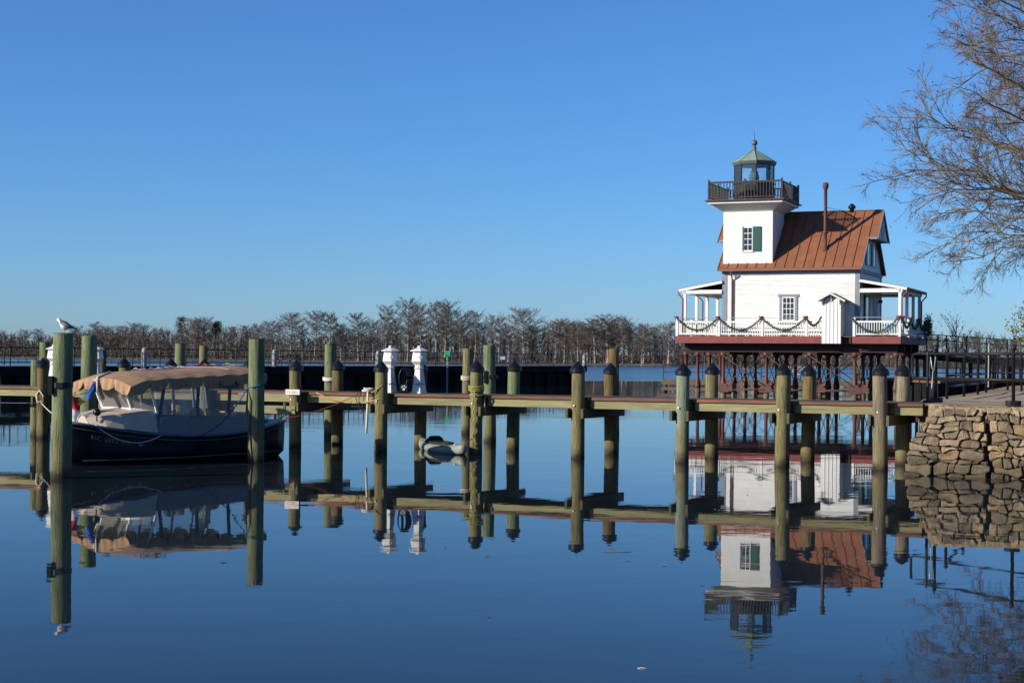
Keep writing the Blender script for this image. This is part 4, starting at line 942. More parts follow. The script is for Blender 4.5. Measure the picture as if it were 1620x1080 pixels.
# ---------------------------------------------------------------- low boardwalk behind the lighthouse, and the ramp
bw = thing('boardwalk', 'low timber boardwalk on short piles behind the lighthouse', 'boardwalk', (10.6, 116.5, 0), R(-4))
for i in range(60):
    MB().box(i * .3, i * .3 + .29, 0, 2.4, .80, .86).build('deck_plank', M['greyplank'], bw) if i < 1 else None
bpk = MB().box(0, .285, 0, 2.4, .80, .86).mesh('deck_plank', M['greyplank'])
for i in range(1, 62): link('deck_plank', bpk, bw, (i * .3, 0, 0))
boxo('edge_beam', M['greyplank'], bw, 0, 18.7, -.07, -.005, .52, .85); boxo('lower_beam', M['greyplank'], bw, 0, 18.7, .05, .2, .12, .34)
bpp = cylm(.15, -2.5, .80, 10).mesh('pile', M['darkwood'])
for i in range(9): link('pile', bpp, bw, (.3 + i * 2.25, .35, 0)); link('pile', bpp, bw, (.3 + i * 2.25, 2.0, 0))
for i in range(14): boxo('rail_post', M['black_iron'], bw, .2 + i * 1.4 - .025, .2 + i * 1.4 + .025, 2.25, 2.3, .86, 1.92)
for z in (1.9, 1.4): boxo('rail', M['black_iron'], bw, .2, 18.5, 2.255, 2.295, z - .02, z + .02)
pb = LM @ Vector((0, 0, 0))
b = thing('park_bench', 'pale slatted bench on the boardwalk seen between the lighthouse piles', 'bench', (20.6, 116.6, .855), R(-4))
for k in range(4): boxo('slat', M['pierc'], b, -1.0, 1.0, .35, .40, .45 + k * .16, .55 + k * .16)
for k in range(3): boxo('slat', M['pierc'], b, -1.0, 1.0, -.15 + k * .16, -.02 + k * .16, .41, .45)
for sx in (-.85, .85): boxo('leg', M['darkwood'], b, sx - .04, sx + .04, -.12, .38, 0, .41)
b = thing('post', 'lone slim timber post standing behind the lighthouse piles', 'post', (25.0, 118.6, 0)); boxo('shaft', M['p_tan'], b, -.14, .14, -.14, .14, -2, 2.9); boxo('post_cap', M['p_tan'], b, -.17, .17, -.17, .17, 2.9, 2.96)

rp_a = LM @ Vector((u1 - .05, 6.2, 0)); rp_b = Vector((40.0, 92.0, 0))
rampdir = (rp_b - rp_a); rl_ = rampdir.length; rampdir.normalize()
ramp = thing('access_ramp', 'dark timber access ramp with slender railings rising to the lighthouse deck', 'ramp', (rp_a.x, rp_a.y, 0), math.atan2(rampdir.y, rampdir.x))
za, zb = 2.95, 1.75
def rz_(x): return za + (zb - za) * x / rl_
for yy in (-.8, .8):
    MB().bar((0, yy, za - .3), (rl_, yy, zb - .3), .1, .42).build('side_beam', M['pierdark'], ramp)
    for z in (1.05, .72): MB().bar((0, yy, za + z), (rl_, yy, zb + z), .05, .05).build('rail', M['black_iron'], ramp)
    for k in range(int(rl_ / 1.25)):
        x = .2 + k * 1.25; MB().box(x - .035, x + .035, yy - .03, yy + .03, rz_(x) - .05, rz_(x) + 1.07).build('rail_post', M['black_iron'], ramp)
npk = int(rl_ / .3)
for k in range(npk): x = k * .3; MB().slab([(x, -.74, rz_(x)), (x + .28, -.74, rz_(x + .28)), (x + .28, .74, rz_(x + .28)), (x, .74, rz_(x))], .04).build('ramp_plank', M['darkwood'], ramp)
for k in range(7):
    x = .6 + k * 2.4
    for yy in (-.7, .7): MB().tube([(x, yy, -2.5), (x, yy, rz_(x) - .5)], .12, 8).build('pile', M['darkwood'], ramp)

# ---------------------------------------------------------------- land on the right
WL = Vector((7.95, 33.15, 0)); WR = Vector((13.2, 30.9, 0)); wd_ = (WR - WL).normalized(); wn_ = Vector((-wd_.y, wd_.x, 0))
GZ = 1.43
land = MB().extrude([(8.95, 33.55), (13.25, 31.5), (70, 14), (160, 14), (160, 150), (60, 120), (36, 86.5), (27, 76), (18.5, 61), (13.0, 46.5), (9.6, 38.4), (8.98, 36.2), (8.75, 34.4)], -3, GZ - .02)
struct(land.build('ground', M['dirt']))
struct(MB().add([(8.9, 34.6, GZ - .016), (13.5, 33.0, GZ - .016), (40, 40, GZ - .016), (60, 70, GZ - .016), (34, 78, GZ - .016), (20, 58, GZ - .016), (13.4, 46, GZ - .016), (9.6, 37.6, GZ - .016)], [tuple(range(8))]).build('path', M['concrete']))
spit = MB().extrude([(24.2, 93.6), (29, 97), (38, 101), (60, 103), (160, 103), (160, 128), (60, 128), (31, 122), (24, 110)], -3, 1.16)
struct(spit.build('spit_ground', M['grass']))
# timber bulkhead along the spit, its shade put into the plank colour
bh = thing('timber_bulkhead', 'dark timber bulkhead below the grassy spit behind the railings', 'bulkhead')
seg = [(24, 110), (24.2, 93.6), (29, 97), (38, 101), (60, 103)]
for (a_, b_) in zip(seg[:-1], seg[1:]):
    A_ = Vector((a_[0], a_[1], 0)); B_ = Vector((b_[0], b_[1], 0)); n = int((B_ - A_).length / .5); dd = (B_ - A_) / n
    off = Vector((dd.y, -dd.x, 0)).normalized() * .06
    for k in range(n):
        p = A_ + dd * k + off; q = A_ + dd * (k + .96) + off
        MB().bar((p.x, p.y, -.6), (q.x, q.y, -.6), .08, 3.4, (0, 0, 1)).build('plank', M['pierdark'], bh)
    p = A_ + off * 2.2; q = B_ + off * 2.2
    MB().bar((p.x, p.y, 1.12), (q.x, q.y, 1.12), .22, .14).build('cap_beam', M['trim'], bh)
for (a_, b_, lab) in (((27.5, 108), (60, 110), 'low dark pipe fence along the grassy spit'),):
    A_ = Vector((a_[0], a_[1], 1.15)); B_ = Vector((b_[0], b_[1], 1.15)); f_ = thing('pipe_fence', lab, 'fence', tuple(A_)); L_ = (B_ - A_).length; f_.rotation_euler.z = math.atan2(B_.y - A_.y, B_.x - A_.x)
    for k in range(int(L_ / 2) + 1): boxo('post', M['black_iron'], f_, k * 2 - .03, k * 2 + .03, -.03, .03, -.2, .75)
    for z in (.72, .4): boxo('rail', M['black_iron'], f_, 0, L_, -.025, .025, z - .025, z + .025)

# ---------------------------------------------------------------- stone wall
def stone_wall():
    t = thing('stone_wall', 'rough rubble stone retaining wall with a wide crack at the dock end', 'wall', (WL.x, WL.y, 0), math.atan2(wd_.y, wd_.x))
    rnd = random.Random(21); Hh = 1.36; LEN = 5.6; bat = .22
    core = MB(); core.add([(.12, .16, -2), (LEN, .16, -2), (LEN, .34, Hh), (.66, .34, Hh), (.12, 1.6, -2), (LEN, 1.6, -2), (LEN, 1.4, Hh), (.66, 1.4, Hh)],
                          [(0, 1, 2, 3), (5, 4, 7, 6), (4, 0, 3, 7), (1, 5, 6, 2), (3, 2, 6, 7)]); core.build('mortar_core', M['mortar'], t)
    def pick(cz): return M['stone_c'] if rnd.random() < .14 else (M['stone_a'] if rnd.random() < (.15 + .65 * max(0, cz / Hh)) else M['stone_b'])
    def stone(poly, yb, side=False):
        """irregular block: outline shrunk to leave a joint, broken front face"""
        n = len(poly); cx = sum(p[0] for p in poly) / n; cz = sum(p[1] for p in poly) / n
        out = rnd.uniform(.01, .075); tx, tz = rnd.uniform(-.22, .22), rnd.uniform(-.15, .3)
        rot = rnd.uniform(-.05, .05); vs = []
        for (sh, y, jit) in ((.008, .16, 0), (.005, .02, .005), (.010, -.020 - out * .8, .010), (.026, -.030 - out, .010)):
            for (x, z) in poly:
                dx, dz = x - cx, z - cz; L_ = math.hypot(dx, dz) + 1e-6; k = max(.3, 1 - sh / L_ * 1.25)
                dx2, dz2 = dx * k - rot * dz, dz * k + rot * dx
                vs.append((dx2 + rnd.uniform(-jit, jit), y + (tx * dx + tz * dz if y < 0 else 0) + rnd.uniform(-jit, jit), dz2 + rnd.uniform(-jit, jit)))
        fs = []
        for i in range(3): fs += [(i * n + k, i * n + (k + 1) % n, (i + 1) * n + (k + 1) % n, (i + 1) * n + k) for k in range(n)]
        c_ = len(vs); vs.append((rnd.uniform(-.05, .05), -.026 - out - rnd.uniform(-.012, .02), rnd.uniform(-.03, .03)))
        fs += [(3 * n + k, 3 * n + (k + 1) % n, c_) for k in range(n)]
        if side: MB().add(vs, fs).build('stone', pick(cz), t, False, (yb, cx, cz), (0, 0, -math.pi / 2))
        else: MB().add(vs, fs).build('stone', pick(cz), t, False, (cx, yb, cz))
    heights = [-.16, .05, .24, .35, .50, .61, .74, .88, 1.09, 1.22, Hh]
    nz_ = [[rnd.uniform(0, 6.28) for _ in range(3)] for _ in heights]
    def line(i, x):
        if i == 0 or i == len(heights) - 1: return heights[i]
        a, b, c = nz_[i]; return heights[i] + .034 * math.sin(x * 3.1 + a) + .026 * math.sin(x * 7.3 + b) + .012 * math.sin(x * 17 + c)
    def crack(z): return 1.64 - .10 * z + .05 * math.sin(z * 9)
    for i in range(len(heights) - 1):
        zm = (heights[i] + heights[i + 1]) / 2; h = heights[i + 1] - heights[i]
        x = .50 * (max(zm, 0) / Hh) ** 1.9 - .03 + rnd.uniform(-.02, .02); slant0 = rnd.uniform(-.02, .02); yb = .10 + bat * zm / Hh * .9
        while x < LEN - .1:
            wv = rnd.choice((.13, .18, .24, .30, .36, .44)) * rnd.uniform(.85, 1.15) * (1.15 if h > .15 else .95)
            cr = crack(zm); gap = 0
            if x < cr < x + wv + .10: wv = max(.12, cr - x - .035); gap = .075
            sl = 0 if gap else rnd.uniform(-.045, .045); x1 = x + wv
            bl_, br_ = (x - slant0, line(i, x - slant0)), (x1 - sl, line(i, x1 - sl)); tr_, tl_ = (x1 + sl, line(i + 1, x1 + sl)), (x + slant0, line(i + 1, x + slant0))
            c1, c2, c3, c4 = [rnd.uniform(.06, .3) for _ in range(4)]
            lerp = lambda p, q, k: (p[0] + (q[0] - p[0]) * k, p[1] + (q[1] - p[1]) * k)
            def onl(ii, xx): return (xx, line(ii, xx))
            poly = [lerp(bl_, tl_, c1 * .8), onl(i, bl_[0] + wv * c1 * .5), onl(i, (bl_[0] + br_[0]) / 2), onl(i, br_[0] - wv * c2 * .5), lerp(br_, tr_, c2 * .8),
                    lerp(br_, tr_, 1 - c3 * .8), onl(i + 1, tr_[0] - wv * c3 * .5), onl(i + 1, (tl_[0] + tr_[0]) / 2), onl(i + 1, tl_[0] + wv * c4 * .5), lerp(bl_, tl_, 1 - c4 * .8)]
            if rnd.random() < .13 and h > .15 and wv > .2:          # two thin stones in place of one
                m1, m2 = rnd.uniform(.4, .6), rnd.uniform(.4, .6); a1, a2 = lerp(bl_, tl_, m1), lerp(br_, tr_, m2)
                stone([a1] + [bl_, poly[2], br_] + [a2], yb); stone([a1, a2, tr_, poly[7], tl_], yb)
            else: stone(poly, yb + rnd.uniform(-.015, .03))
            x = x1 + gap; slant0 = sl
        ys = .30; inset = .50 * (max(zm, 0) / Hh) ** 1.9
        while ys < 1.5:
            wv = rnd.uniform(.2, .4); z0, z1 = heights[i], heights[i + 1]
            stone([(ys, z0 + .02), (ys + wv * .4, z0), (ys + wv, z0 + .02), (ys + wv, z1 - .02), (ys + wv * .5, z1), (ys, z1 - .02)], .13 + inset, True); ys += wv
    # rough cap
    n = 0; x = .46
    while x < LEN - .3:
        wv = rnd.uniform(.35, .9); vs = []
        a, b2 = x, x + wv
        mb = MB()
        k = 7; top = []
        for i in range(k):
            xx_ = a + (b2 - a) * i / (k - 1)
            top.append((xx_, .26 + rnd.uniform(-.03, .02)))
        vs = [(p[0], p[1], Hh - (.16 if x < .5 else .06) + rnd.uniform(-.035, .02)) for p in top] + [(p[0], p[1] + .015, Hh + .035 + rnd.uniform(-.022, .02)) for p in top] + [(p[0], p[1] + .5, Hh + .045 + rnd.uniform(-.008, .008)) for p in top]
        fs = [(i, i + 1, k + i + 1, k + i) for i in range(k - 1)] + [(k + i, k + i + 1, 2 * k + i + 1, 2 * k + i) for i in range(k - 1)]
        mb.add(vs, fs).build('cap_stone', M['dirt'], t); x += wv + .004
stone_wall()

# ---------------------------------------------------------------- black pipe railings on the land
def pipe_rail(name, label, pts, h=1.12, loop=False, r=.033, posts=True, base=True, mids=(.52,)):
    t = thing(name, label, 'railing', (pts[0][0], pts[0][1], GZ - .015)); o = Vector((pts[0][0], pts[0][1], 0))
    P = [Vector((p[0], p[1], 0)) - o for p in pts]
    for i, p in enumerate(P):
        MB().lathe([(r * 1.1, 0), (r * 1.1, h), (r * 1.6, h + .02), (r * 1.6, h + .07), (r * .5, h + .12)], 10, (p.x, p.y)).build('post', M['black_iron'], t, True)
        if base: MB().extrude([(p.x + .16 * math.cos(a) * 1.0, p.y + .10 * math.sin(a)) for a in [k * .5236 for k in range(12)]], 0, .11).build('base_plate', M['black_iron'], t)
    for i in range(len(P) - 1):
        for z in (h - .07,) + tuple(mids): MB().tube([(P[i].x, P[i].y, z), (P[i + 1].x, P[i + 1].y, z)], r * .9, 8).build('rail', M['black_iron'], t, True)
    if loop:
        d = (P[0] - P[1]).normalized(); a = P[0]; e = a + d * .82
        zt, zl = h - .07, mids[0]
        MB().tube([a + Vector((0, 0, zt)), e - d * .1 + Vector((0, 0, zt)), e - d * .03 + Vector((0, 0, zt - .03)), e + Vector((0, 0, zt - .1)), e + Vector((0, 0, zl + .1)), e - d * .03 + Vector((0, 0, zl + .03)), e - d * .1 + Vector((0, 0, zl)), a + Vector((0, 0, zl))], r * .9, 8).build('end_loop', M['black_iron'], t, True)
    return t
q0 = at(1480, 634, 35.3); q1 = at(1603, 640, 33.0); q2 = q1 + (q1 - q0)
nr = pipe_rail('pipe_railing', 'black pipe railing with rounded end loop on top of the stone wall', [(q0.x, q0.y), (q1.x, q1.y), (q2.x, q2.y)], loop=True)
# chain
ch_ = [Vector((q0.x - .14 - .0 * k, q0.y - .06, 2.52 - k * .05)) for k in range(1)]
rope([Vector((q0.x - .13, q0.y - .06, 2.40)), Vector((q0.x - .10, q0.y - .08, 2.15)), Vector((q0.x - .06, q0.y - .08, 2.10)), Vector((q0.x - .02, q0.y - .06, 2.40))], 'brushed', 'pale chain looped on the end post of the wall railing', .012)
rope([Vector((q0.x - .08, q0.y - .08, 2.11)), Vector((q0.x - .10, q0.y - .06, 1.7)), Vector((q0.x - .13, q0.y - .05, 1.47))], 'brushed', 'pale chain end hanging below the loop on the railing post', .010)
gate = thing('gate_post', 'slender black gate post beside the dock end railing', 'post', (q0.x - .16, q0.y + .05, GZ - .015)); MB().lathe([(.032, 0), (.032, 1.05), (.02, 1.09)], 10).build('shaft', M['black_iron'], gate); MB().lathe([(.10, 0), (.10, .05)], 10).build('foot', M['black_iron'], gate)
pl = []
for x, y in ((1498, 630), (1525, 626), (1547, 623), (1560, 620)):
    d = HC - GZ; v = (HY - y) + (x - HX) * ROLL; dist = -d * F / v; p = at(x, y, dist); pl.append((p.x, p.y))
pipe_rail('path_railing', 'dark pipe railing along the water side of the path', pl, 1.08, base=False, mids=(.55, .3))
pl2 = []
for x, y in ((1571, 615.5), (1594, 616.5), (1616, 618), (1650, 619)):
    d = HC - GZ; v = (HY - y) + (x - HX) * ROLL; dist = -d * F / v; p = at(x, y, dist); pl2.append((p.x, p.y))
pipe_rail('path_railing', 'dark pipe railing crossing the path further inland', pl2, 1.08, base=False, mids=(.55, .3))
pl3 = []
for x, d in ((1551, 52), (1557, 57), (1562, 62), (1567, 68)):
    p = at(x, 600, d); pl3.append((p.x + .3, p.y))
pipe_rail('path_railing', 'dark pipe railing receding along the shore beyond the path', pl3, 1.08, base=False, mids=(.55,))
px_ = at(1564, 612, 58)
wp = thing('slim_post', 'slim pale post standing beside the path', 'post', (px_.x, px_.y, GZ - .02)); MB().lathe([(.028, 0), (.028, 1.5), (.012, 1.54)], 8).build('shaft', M['pierc'], wp); MB().lathe([(.07, 0), (.07, .04)], 8).build('foot', M['pierc'], wp)

# ---------------------------------------------------------------- electric boat
BP = Vector((-9.31, 34.0, 0)); bet = R(54)                 # bow point; stern lies along (cos, sin)
LB = 5.75
boat = thing('canopy_boat', 'navy electric launch with tan scalloped canopy and clear vinyl curtains moored at the dock', 'boat', (BP.x, BP.y, 0), bet)
# local: x from the bow aft, y to starboard (away), -y to the visible side
def hb(a):
    s = a / LB; return 1.02 * (min(1, (s / .42)) ** .55 if s < .42 else 1) * (1 - .20 * max(0, (s - .6) / .4) ** 2)
def sheer(a): s = a / LB; return .94 - 1.15 * s * (1 - s) * 1.05 - .12 * s
st = [0, .06, .2, .45, .8, 1.3, 1.9, 2.6, 3.4, 4.2, 5.0, 5.45, LB]
hm = MB(); prof = []
def section(a):
    s = a / LB; b = max(hb(a), .012); zs = sheer(a); kz = -.32 + .32 * max(0, 1 - s / .10) ** 2 + .10 * max(0, (s - .7) / .3)
    rake = .0
    pts = [(0, kz), (b * .55, kz + .08), (b * .86, kz + .28), (b * .965, .12), (b * .99, zs * .5), (b, zs - .07), (b * 1.02, zs)]
    return pts
ns = 7
for sgn in (1, -1):
    vs = []
    for a in st:
        for (y, z) in section(a): vs.append((a - (.10 if False else 0) + (.22 * max(0, (sheer(0) - z)) * max(0, 1 - a / .8)), sgn * y, z))
    fs = []
    for i in range(len(st) - 1):
        for k in range(ns - 1):
            f = (i * ns + k, (i + 1) * ns + k, (i + 1) * ns + k + 1, i * ns + k + 1); fs.append(f if sgn < 0 else f[::-1])
    i = len(st) - 1
    fs.append(tuple(i * ns + k for k in range(ns))[::sgn])
    # transom half closes with the centre line
    hm.add(vs, fs)
    o = len(hm.v); hm.add([(LB, 0, section(LB)[0][1]), (LB, 0, sheer(LB))] + [(LB, sgn * y, z) for y, z in section(LB)], [(0,) + tuple(range(2, 2 + ns)) + (1,)])
hm.build('hull', M['navy'], boat, True)
def sheer_line(off_z, scale, sgn=-1, a0=.0, a1=LB): 
    return [(a, sgn * max(hb(a), .012) * scale, sheer(a) + off_z) for a in [a0 + (a1 - a0) * k / 24 for k in range(25)]]
for sgn in (-1, 1): 
    MB().tube(sheer_line(-.01, 1.025, sgn), .03, 8).build('rub_rail', M['blue_post'], boat, True)
    MB().tube(sheer_line(-.115, 1.005, sgn, .1, LB - .05), .008, 5).build('accent_stripe', M['mark_white'], boat)
    MB().tube([(a, sgn * (max(hb(a), .012) * .978 + .003), .11 + .015 * (a / LB)) for a in [.3 + k * .22 for k in range(25)]], .006, 5).build('boot_stripe', M['seat'], boat)
# deck ring with cockpit opening
ck0, ck1 = 1.55, 5.05
dk = MB()
al = [0.03 + (LB - .03) * k / 36 for k in range(37)]
def inner(a): return max(0, hb(a) - .20) if ck0 <= a <= ck1 else 0
for i in range(36):
    a, b_ = al[i], al[i + 1]
    for sgn in (-1, 1):
        q = [(a, sgn * hb(a), sheer(a) + .012), (b_, sgn * hb(b_), sheer(b_) + .012), (b_, sgn * inner(b_), sheer(b_) + .03), (a, sgn * inner(a), sheer(a) + .03)]
        dk.add(q, [(0, 1, 2, 3)] if sgn < 0 else [(3, 2, 1, 0)])
dk.build('deck', M['cream'], boat)
# trunk (raised fore cabin top) and coaming
tk = MB(); ring_a = []
fa = [(.55, .12), (.75, .42), (1.05, .62), (1.5, .78), (1.8, .82)]
vs = []
for (a, y) in fa:
    zt = .96 + .17 * min(1, (a - .45) / .9)
    for sgn_y, zz in ((-y - .10, sheer(a) + .02), (-y, zt), (0, zt + .06), (y, zt), (y + .10, sheer(a) + .02)): vs.append((a, sgn_y, zz))
fs = [(i * 5 + k, i * 5 + k + 1, (i + 1) * 5 + k + 1, (i + 1) * 5 + k) for i in range(4) for k in range(4)] + [(0, 1, 2, 3, 4)[::-1]]
tk.add(vs, fs).build('foredeck', M['cream'], boat)
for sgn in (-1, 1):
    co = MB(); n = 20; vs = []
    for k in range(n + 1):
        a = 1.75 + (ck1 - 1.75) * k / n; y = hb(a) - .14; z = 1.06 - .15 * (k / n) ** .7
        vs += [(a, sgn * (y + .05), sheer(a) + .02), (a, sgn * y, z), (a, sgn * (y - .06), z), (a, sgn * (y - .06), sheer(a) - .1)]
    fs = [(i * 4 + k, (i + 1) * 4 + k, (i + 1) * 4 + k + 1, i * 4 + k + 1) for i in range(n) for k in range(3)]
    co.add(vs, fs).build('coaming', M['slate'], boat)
aft = MB(); aft.add([(ck1 - .15, -.72, .70), (ck1 - .15, .72, .70), (ck1 - .1, .70, 1.02), (ck1 - .1, -.70, 1.02), (LB - .35, -.6, sheer(LB) + .05), (LB - .35, .6, sheer(LB) + .05)], [(0, 1, 2, 3), (3, 2, 5, 4), (0, 3, 4), (1, 5, 2)]).build('aft_deck', M['cream'], boat)
MB().box(1.6, 4.9, -.72, .72, .22, .27).build('cockpit_floor', M['seat'], boat)
for sgn in (-1, 1):
    MB().box(1.95, 4.75, *sorted((sgn * .36, sgn * .80)), .28, .66).build('bench_seat', M['seat'], boat)
    MB().box(1.95, 4.75, *sorted((sgn * .72, sgn * .80)), .665, .98).build('seat_back', M['seat'], boat)
MB().box(4.55, 4.82, -.72, .72, .67, 1.0).build('seat_back', M['seat'], boat)
MB().box(1.62, 1.85, -.5, .5, .28, 1.0).build('dashboard', M['cream'], boat)
# canopy
CA0, CA1, CW = .98, 4.98, 1.0
cn = MB(); na, ny = 34, 20; vs = []
rnd = random.Random(4)
def cz(a, y):
    s = (a - CA0) / (CA1 - CA0); k = y / CW
    base = 1.80 + .13 * s - .04 * (1 - s)
    return base + .16 * (1 - abs(k) ** 2.6) - .10 * max(0, 1 - s / .16) ** 1.6 - .05 * max(0, (s - .92) / .08) ** 2 + .012 * math.sin(a * 5.2 * 2) * (abs(k) ** 2) + rnd.uniform(-.004, .004)
for i in range(na + 1):
    a = CA0 + (CA1 - CA0) * i / na
    for j in range(ny + 1):
        y = -CW + 2 * CW * j / ny; vs.append((a, y, cz(a, y)))
fs = [(i * (ny + 1) + j, (i + 1) * (ny + 1) + j, (i + 1) * (ny + 1) + j + 1, i * (ny + 1) + j + 1) for i in range(na) for j in range(ny)]
can = cn.add(vs, [f[::-1] for f in fs]).build('canopy', M['canvas'], boat, True)
def valance(pts, drop, scal):
    mb = MB(); n = len(pts); vs = []
    for k, p in enumerate(pts):
        s = k / (n - 1); dz = drop * (.30 + .70 * abs(math.sin(math.pi * s * scal)) ** .38)
        wv = .025 * math.sin(k * 1.1)
        vs += [p, (p[0] + p[3] * (.02 + wv * .5), p[1] + p[4] * (.02 + wv * .5), p[2] - dz * .5), (p[0] + p[3] * (.03 + wv), p[1] + p[4] * (.03 + wv), p[2] - dz)]
    vs = [v[:3] for v in vs]
    return mb.add(vs, [(k * 3 + e, (k + 1) * 3 + e, (k + 1) * 3 + e + 1, k * 3 + e + 1) for k in range(n - 1) for e in range(2)])
for sgn in (-1, 1):
    valance([(CA0 + (CA1 - CA0) * k / 96, sgn * CW, cz(CA0 + (CA1 - CA0) * k / 96, CW), 0, sgn) for k in range(97)], .24, 8).build('valance', M['canvas'], can, True)
valance([(CA0, -CW + 2 * CW * k / 60, cz(CA0, -CW + 2 * CW * k / 60), -1, 0) for k in range(61)], .25, 4).build('valance', M['canvas'], can, True)
valance([(CA1, -CW + 2 * CW * k / 60, cz(CA1, -CW + 2 * CW * k / 60), 1, 0) for k in range(61)], .22, 4).build('valance', M['canvas'], can, True)
for k in range(5):
    a = CA0 + .06 + (CA1 - CA0 - .12) * k / 4
    MB().tube([(a, -CW + 2 * CW * j / 12, cz(a, -CW + 2 * CW * j / 12) - .03) for j in range(13)], .018, 6).build('canopy_bow', M['alu'], boat, True)
# windscreen: three framed panes
wsb = [(1.82, -.86, 1.08), (1.48, -.44, 1.16), (1.48, .44, 1.16), (1.82, .86, 1.08)]
wst = [(1.55, -.90, 1.75), (1.20, -.46, 1.80), (1.20, .46, 1.80), (1.55, .90, 1.75)]
for k in range(3):
    MB().slab([wsb[k], wsb[k + 1], wst[k + 1], wst[k]], .004).build('windscreen_pane', M['vinyl'], boat)
    MB().bar(wsb[k], wsb[k + 1], .05, .06).build('windscreen_frame', M['alu'], boat)
for k in range(4): MB().tube([wsb[k], wst[k]], .026, 6).build('windscreen_frame', M['alu'], boat)
# curtains and posts along the sides
pa = [1.82, 1.98, 2.95, 3.9, 4.5, 4.9]
for sgn in (-1, 1):
    for k, a in enumerate(pa[1:]):
        MB().bar((a, sgn * (hb(a) - .14), 1.0 - .02 * k), (a - .02, sgn * .95, 1.82), .07, .03).build('curtain_strap', M['blue_post'], boat)
    for k in range(len(pa) - 1):
        a, b_ = pa[k], pa[k + 1]
        # slightly billowed clear vinyl sheet
        mb = MB(); vs = []; n = 6
        for i in range(n + 1):
            for j in range(5):
                s = i / n; aa = a + (b_ - a) * s; zz = (1.04 - .13 * (aa - 1.8) / 3) + (1.80 - 1.0 + .05 * (aa - 1.8) / 3) * j / 4
                y = (hb(aa) - .13) * (1 - j / 4) + .93 * j / 4 + .025 * math.sin(s * 9 + j * 1.3)
                vs.append((aa, sgn * y, zz))
        mb.add(vs, [(i * 5 + j, (i + 1) * 5 + j, (i + 1) * 5 + j + 1, i * 5 + j + 1) for i in range(n) for j in range(4)]).build('clear_curtain', M['vinyl'], boat, True)
MB().tube([(2.2, -.3, .28), (2.2, -.3, 1.88)], .02, 6).build('canopy_pole', M['alu'], boat); MB().tube([(3.5, .5, .28), (3.5, .5, 1.9)], .02, 6).build('canopy_pole', M['alu'], boat)
# deck light, cleats, registration
MB().tube([(.62, -.36, .92), (.62, -.36, 1.05)], .018, 6).build('lamp_stem', M['blue_post'], boat)
MB().lathe([(.02, -.07), (.065, -.05), (.085, 0), (.07, .05), (.02, .08)], 12).build('deck_lamp', M['cap'], boat, True, (.62, -.36, 1.11), (0, R(80), 0))
MB().box(5.3, 5.5, -.52, -.48, sheer(5.4) + .02, sheer(5.4) + .07).build('cleat', M['cap'], boat)
def hull_normal_rot(a):
    dy = -(hb(a + .1) - hb(a - .1)) / .2; return math.atan(dy)
tx = bpy.data.curves.new('registration', 'FONT'); tx.body = 'NC 6892 DX'; tx.size = .135; tx.extrude = .0015; tx.space_character = 1.12
to = link('registration', tx, None); bpy.context.view_layer.update()
dg = bpy.context.evaluated_depsgraph_get(); me = bpy.data.meshes.new_from_object(to.evaluated_get(dg)); bpy.data.objects.remove(to)
def on_hull(a, z):                                # visible side of the hull at station a, height z
    pts = section(a)
    for (y0, z0), (y1, z1) in zip(pts[:-1], pts[1:]):
        if z0 <= z <= z1: y = y0 + (y1 - y0) * (z - z0) / (z1 - z0); return y
    return pts[-1][0]
for v in me.vertices:                             # wrap the lettering onto the planking
    a = .42 + v.co.x; z = sheer(a) - .30 + v.co.y; e = v.co.z
    v.co = Vector((a + .22 * max(0, (sheer(0) - z)) * max(0, 1 - a / .8), -(on_hull(a, z) + .006 + e), z))
me.materials.clear(); me.materials.append(M['mark_white']); link('registration_number', me, boat)
q = [(1.40, .0), (1.50, .0), (1.50, .09), (1.40, .09)]
dm = MB().add([(a, -(on_hull(a, sheer(a) - .30 + z) + .008), sheer(a) - .30 + z) for a, z in q], [(0, 1, 2, 3)]); dm.build('decal', M['purple'], boat)
# things aboard
def bl(p): return Matrix.Translation((BP.x, BP.y, 0)) @ Matrix.Rotation(bet, 4, 'Z') @ Vector(p)
def cushion(p, r, th, label, rot, ribs=True):
    c = bl(p); t = thing('cushion', label, 'cushion', tuple(c)); t.rotation_euler = rot
    MB().lathe([(.02, -th), (r * .7, -th), (r * .97, -th * .5), (r, 0), (r * .97, th * .5), (r * .7, th), (.05, th * .8), (.02, th * .6)], 24).build('pad', M['cushion'], t, True)
    for k in range(3): MB().tube([(r * (.3 + .22 * k) * math.cos(a), r * (.3 + .22 * k) * math.sin(a), th * (1.0 - .1 * k)) for a in [i * 6.2832 / 20 for i in range(21)]], .006, 4).build('piping', M['seat'], t)
    MB().lathe([(.03, th * .7), (.03, th * .9)], 10).build('button', M['seat'], t)
cushion((3.25, -.58, .93), .25, .07, 'round straw cushion with stitched rings leaning in the boat', (R(78), 0, bet + R(10)))
c = bl((2.55, -.55, .66)); hb_ = thing('straw_basket', 'ribbed straw basket with red flowers on the boat seat', 'basket', tuple(c), bet)
MB().lathe([(.17, 0), (.24, .08), (.25, .2), (.19, .33), (.12, .37)], 14).build('basket_body', M['cushion'], hb_)
for k in range(7): a = k * .9; MB().tube([(.25 * math.cos(a) * s_, .25 * math.sin(a) * s_, z) for s_, z in ((.72, 0), (.99, .09), (1.02, .2), (.78, .34))], .014, 5).build('rib', M['seat'], hb_)
fl = MB(); rnd = random.Random(8)
for _ in range(24):
    x = Vector((rnd.gauss(0, .06), rnd.gauss(0, .06), .40 + rnd.gauss(0, .03))); d = Vector((rnd.uniform(-1, 1), rnd.uniform(-1, 1), .5)) * .05; s_ = d.orthogonal().normalized() * .025; fl.add([x - s_, x + d, x + s_, x - d * .3], [(0, 1, 2, 3)])
fl.build('flowers', M['bow'], hb_)
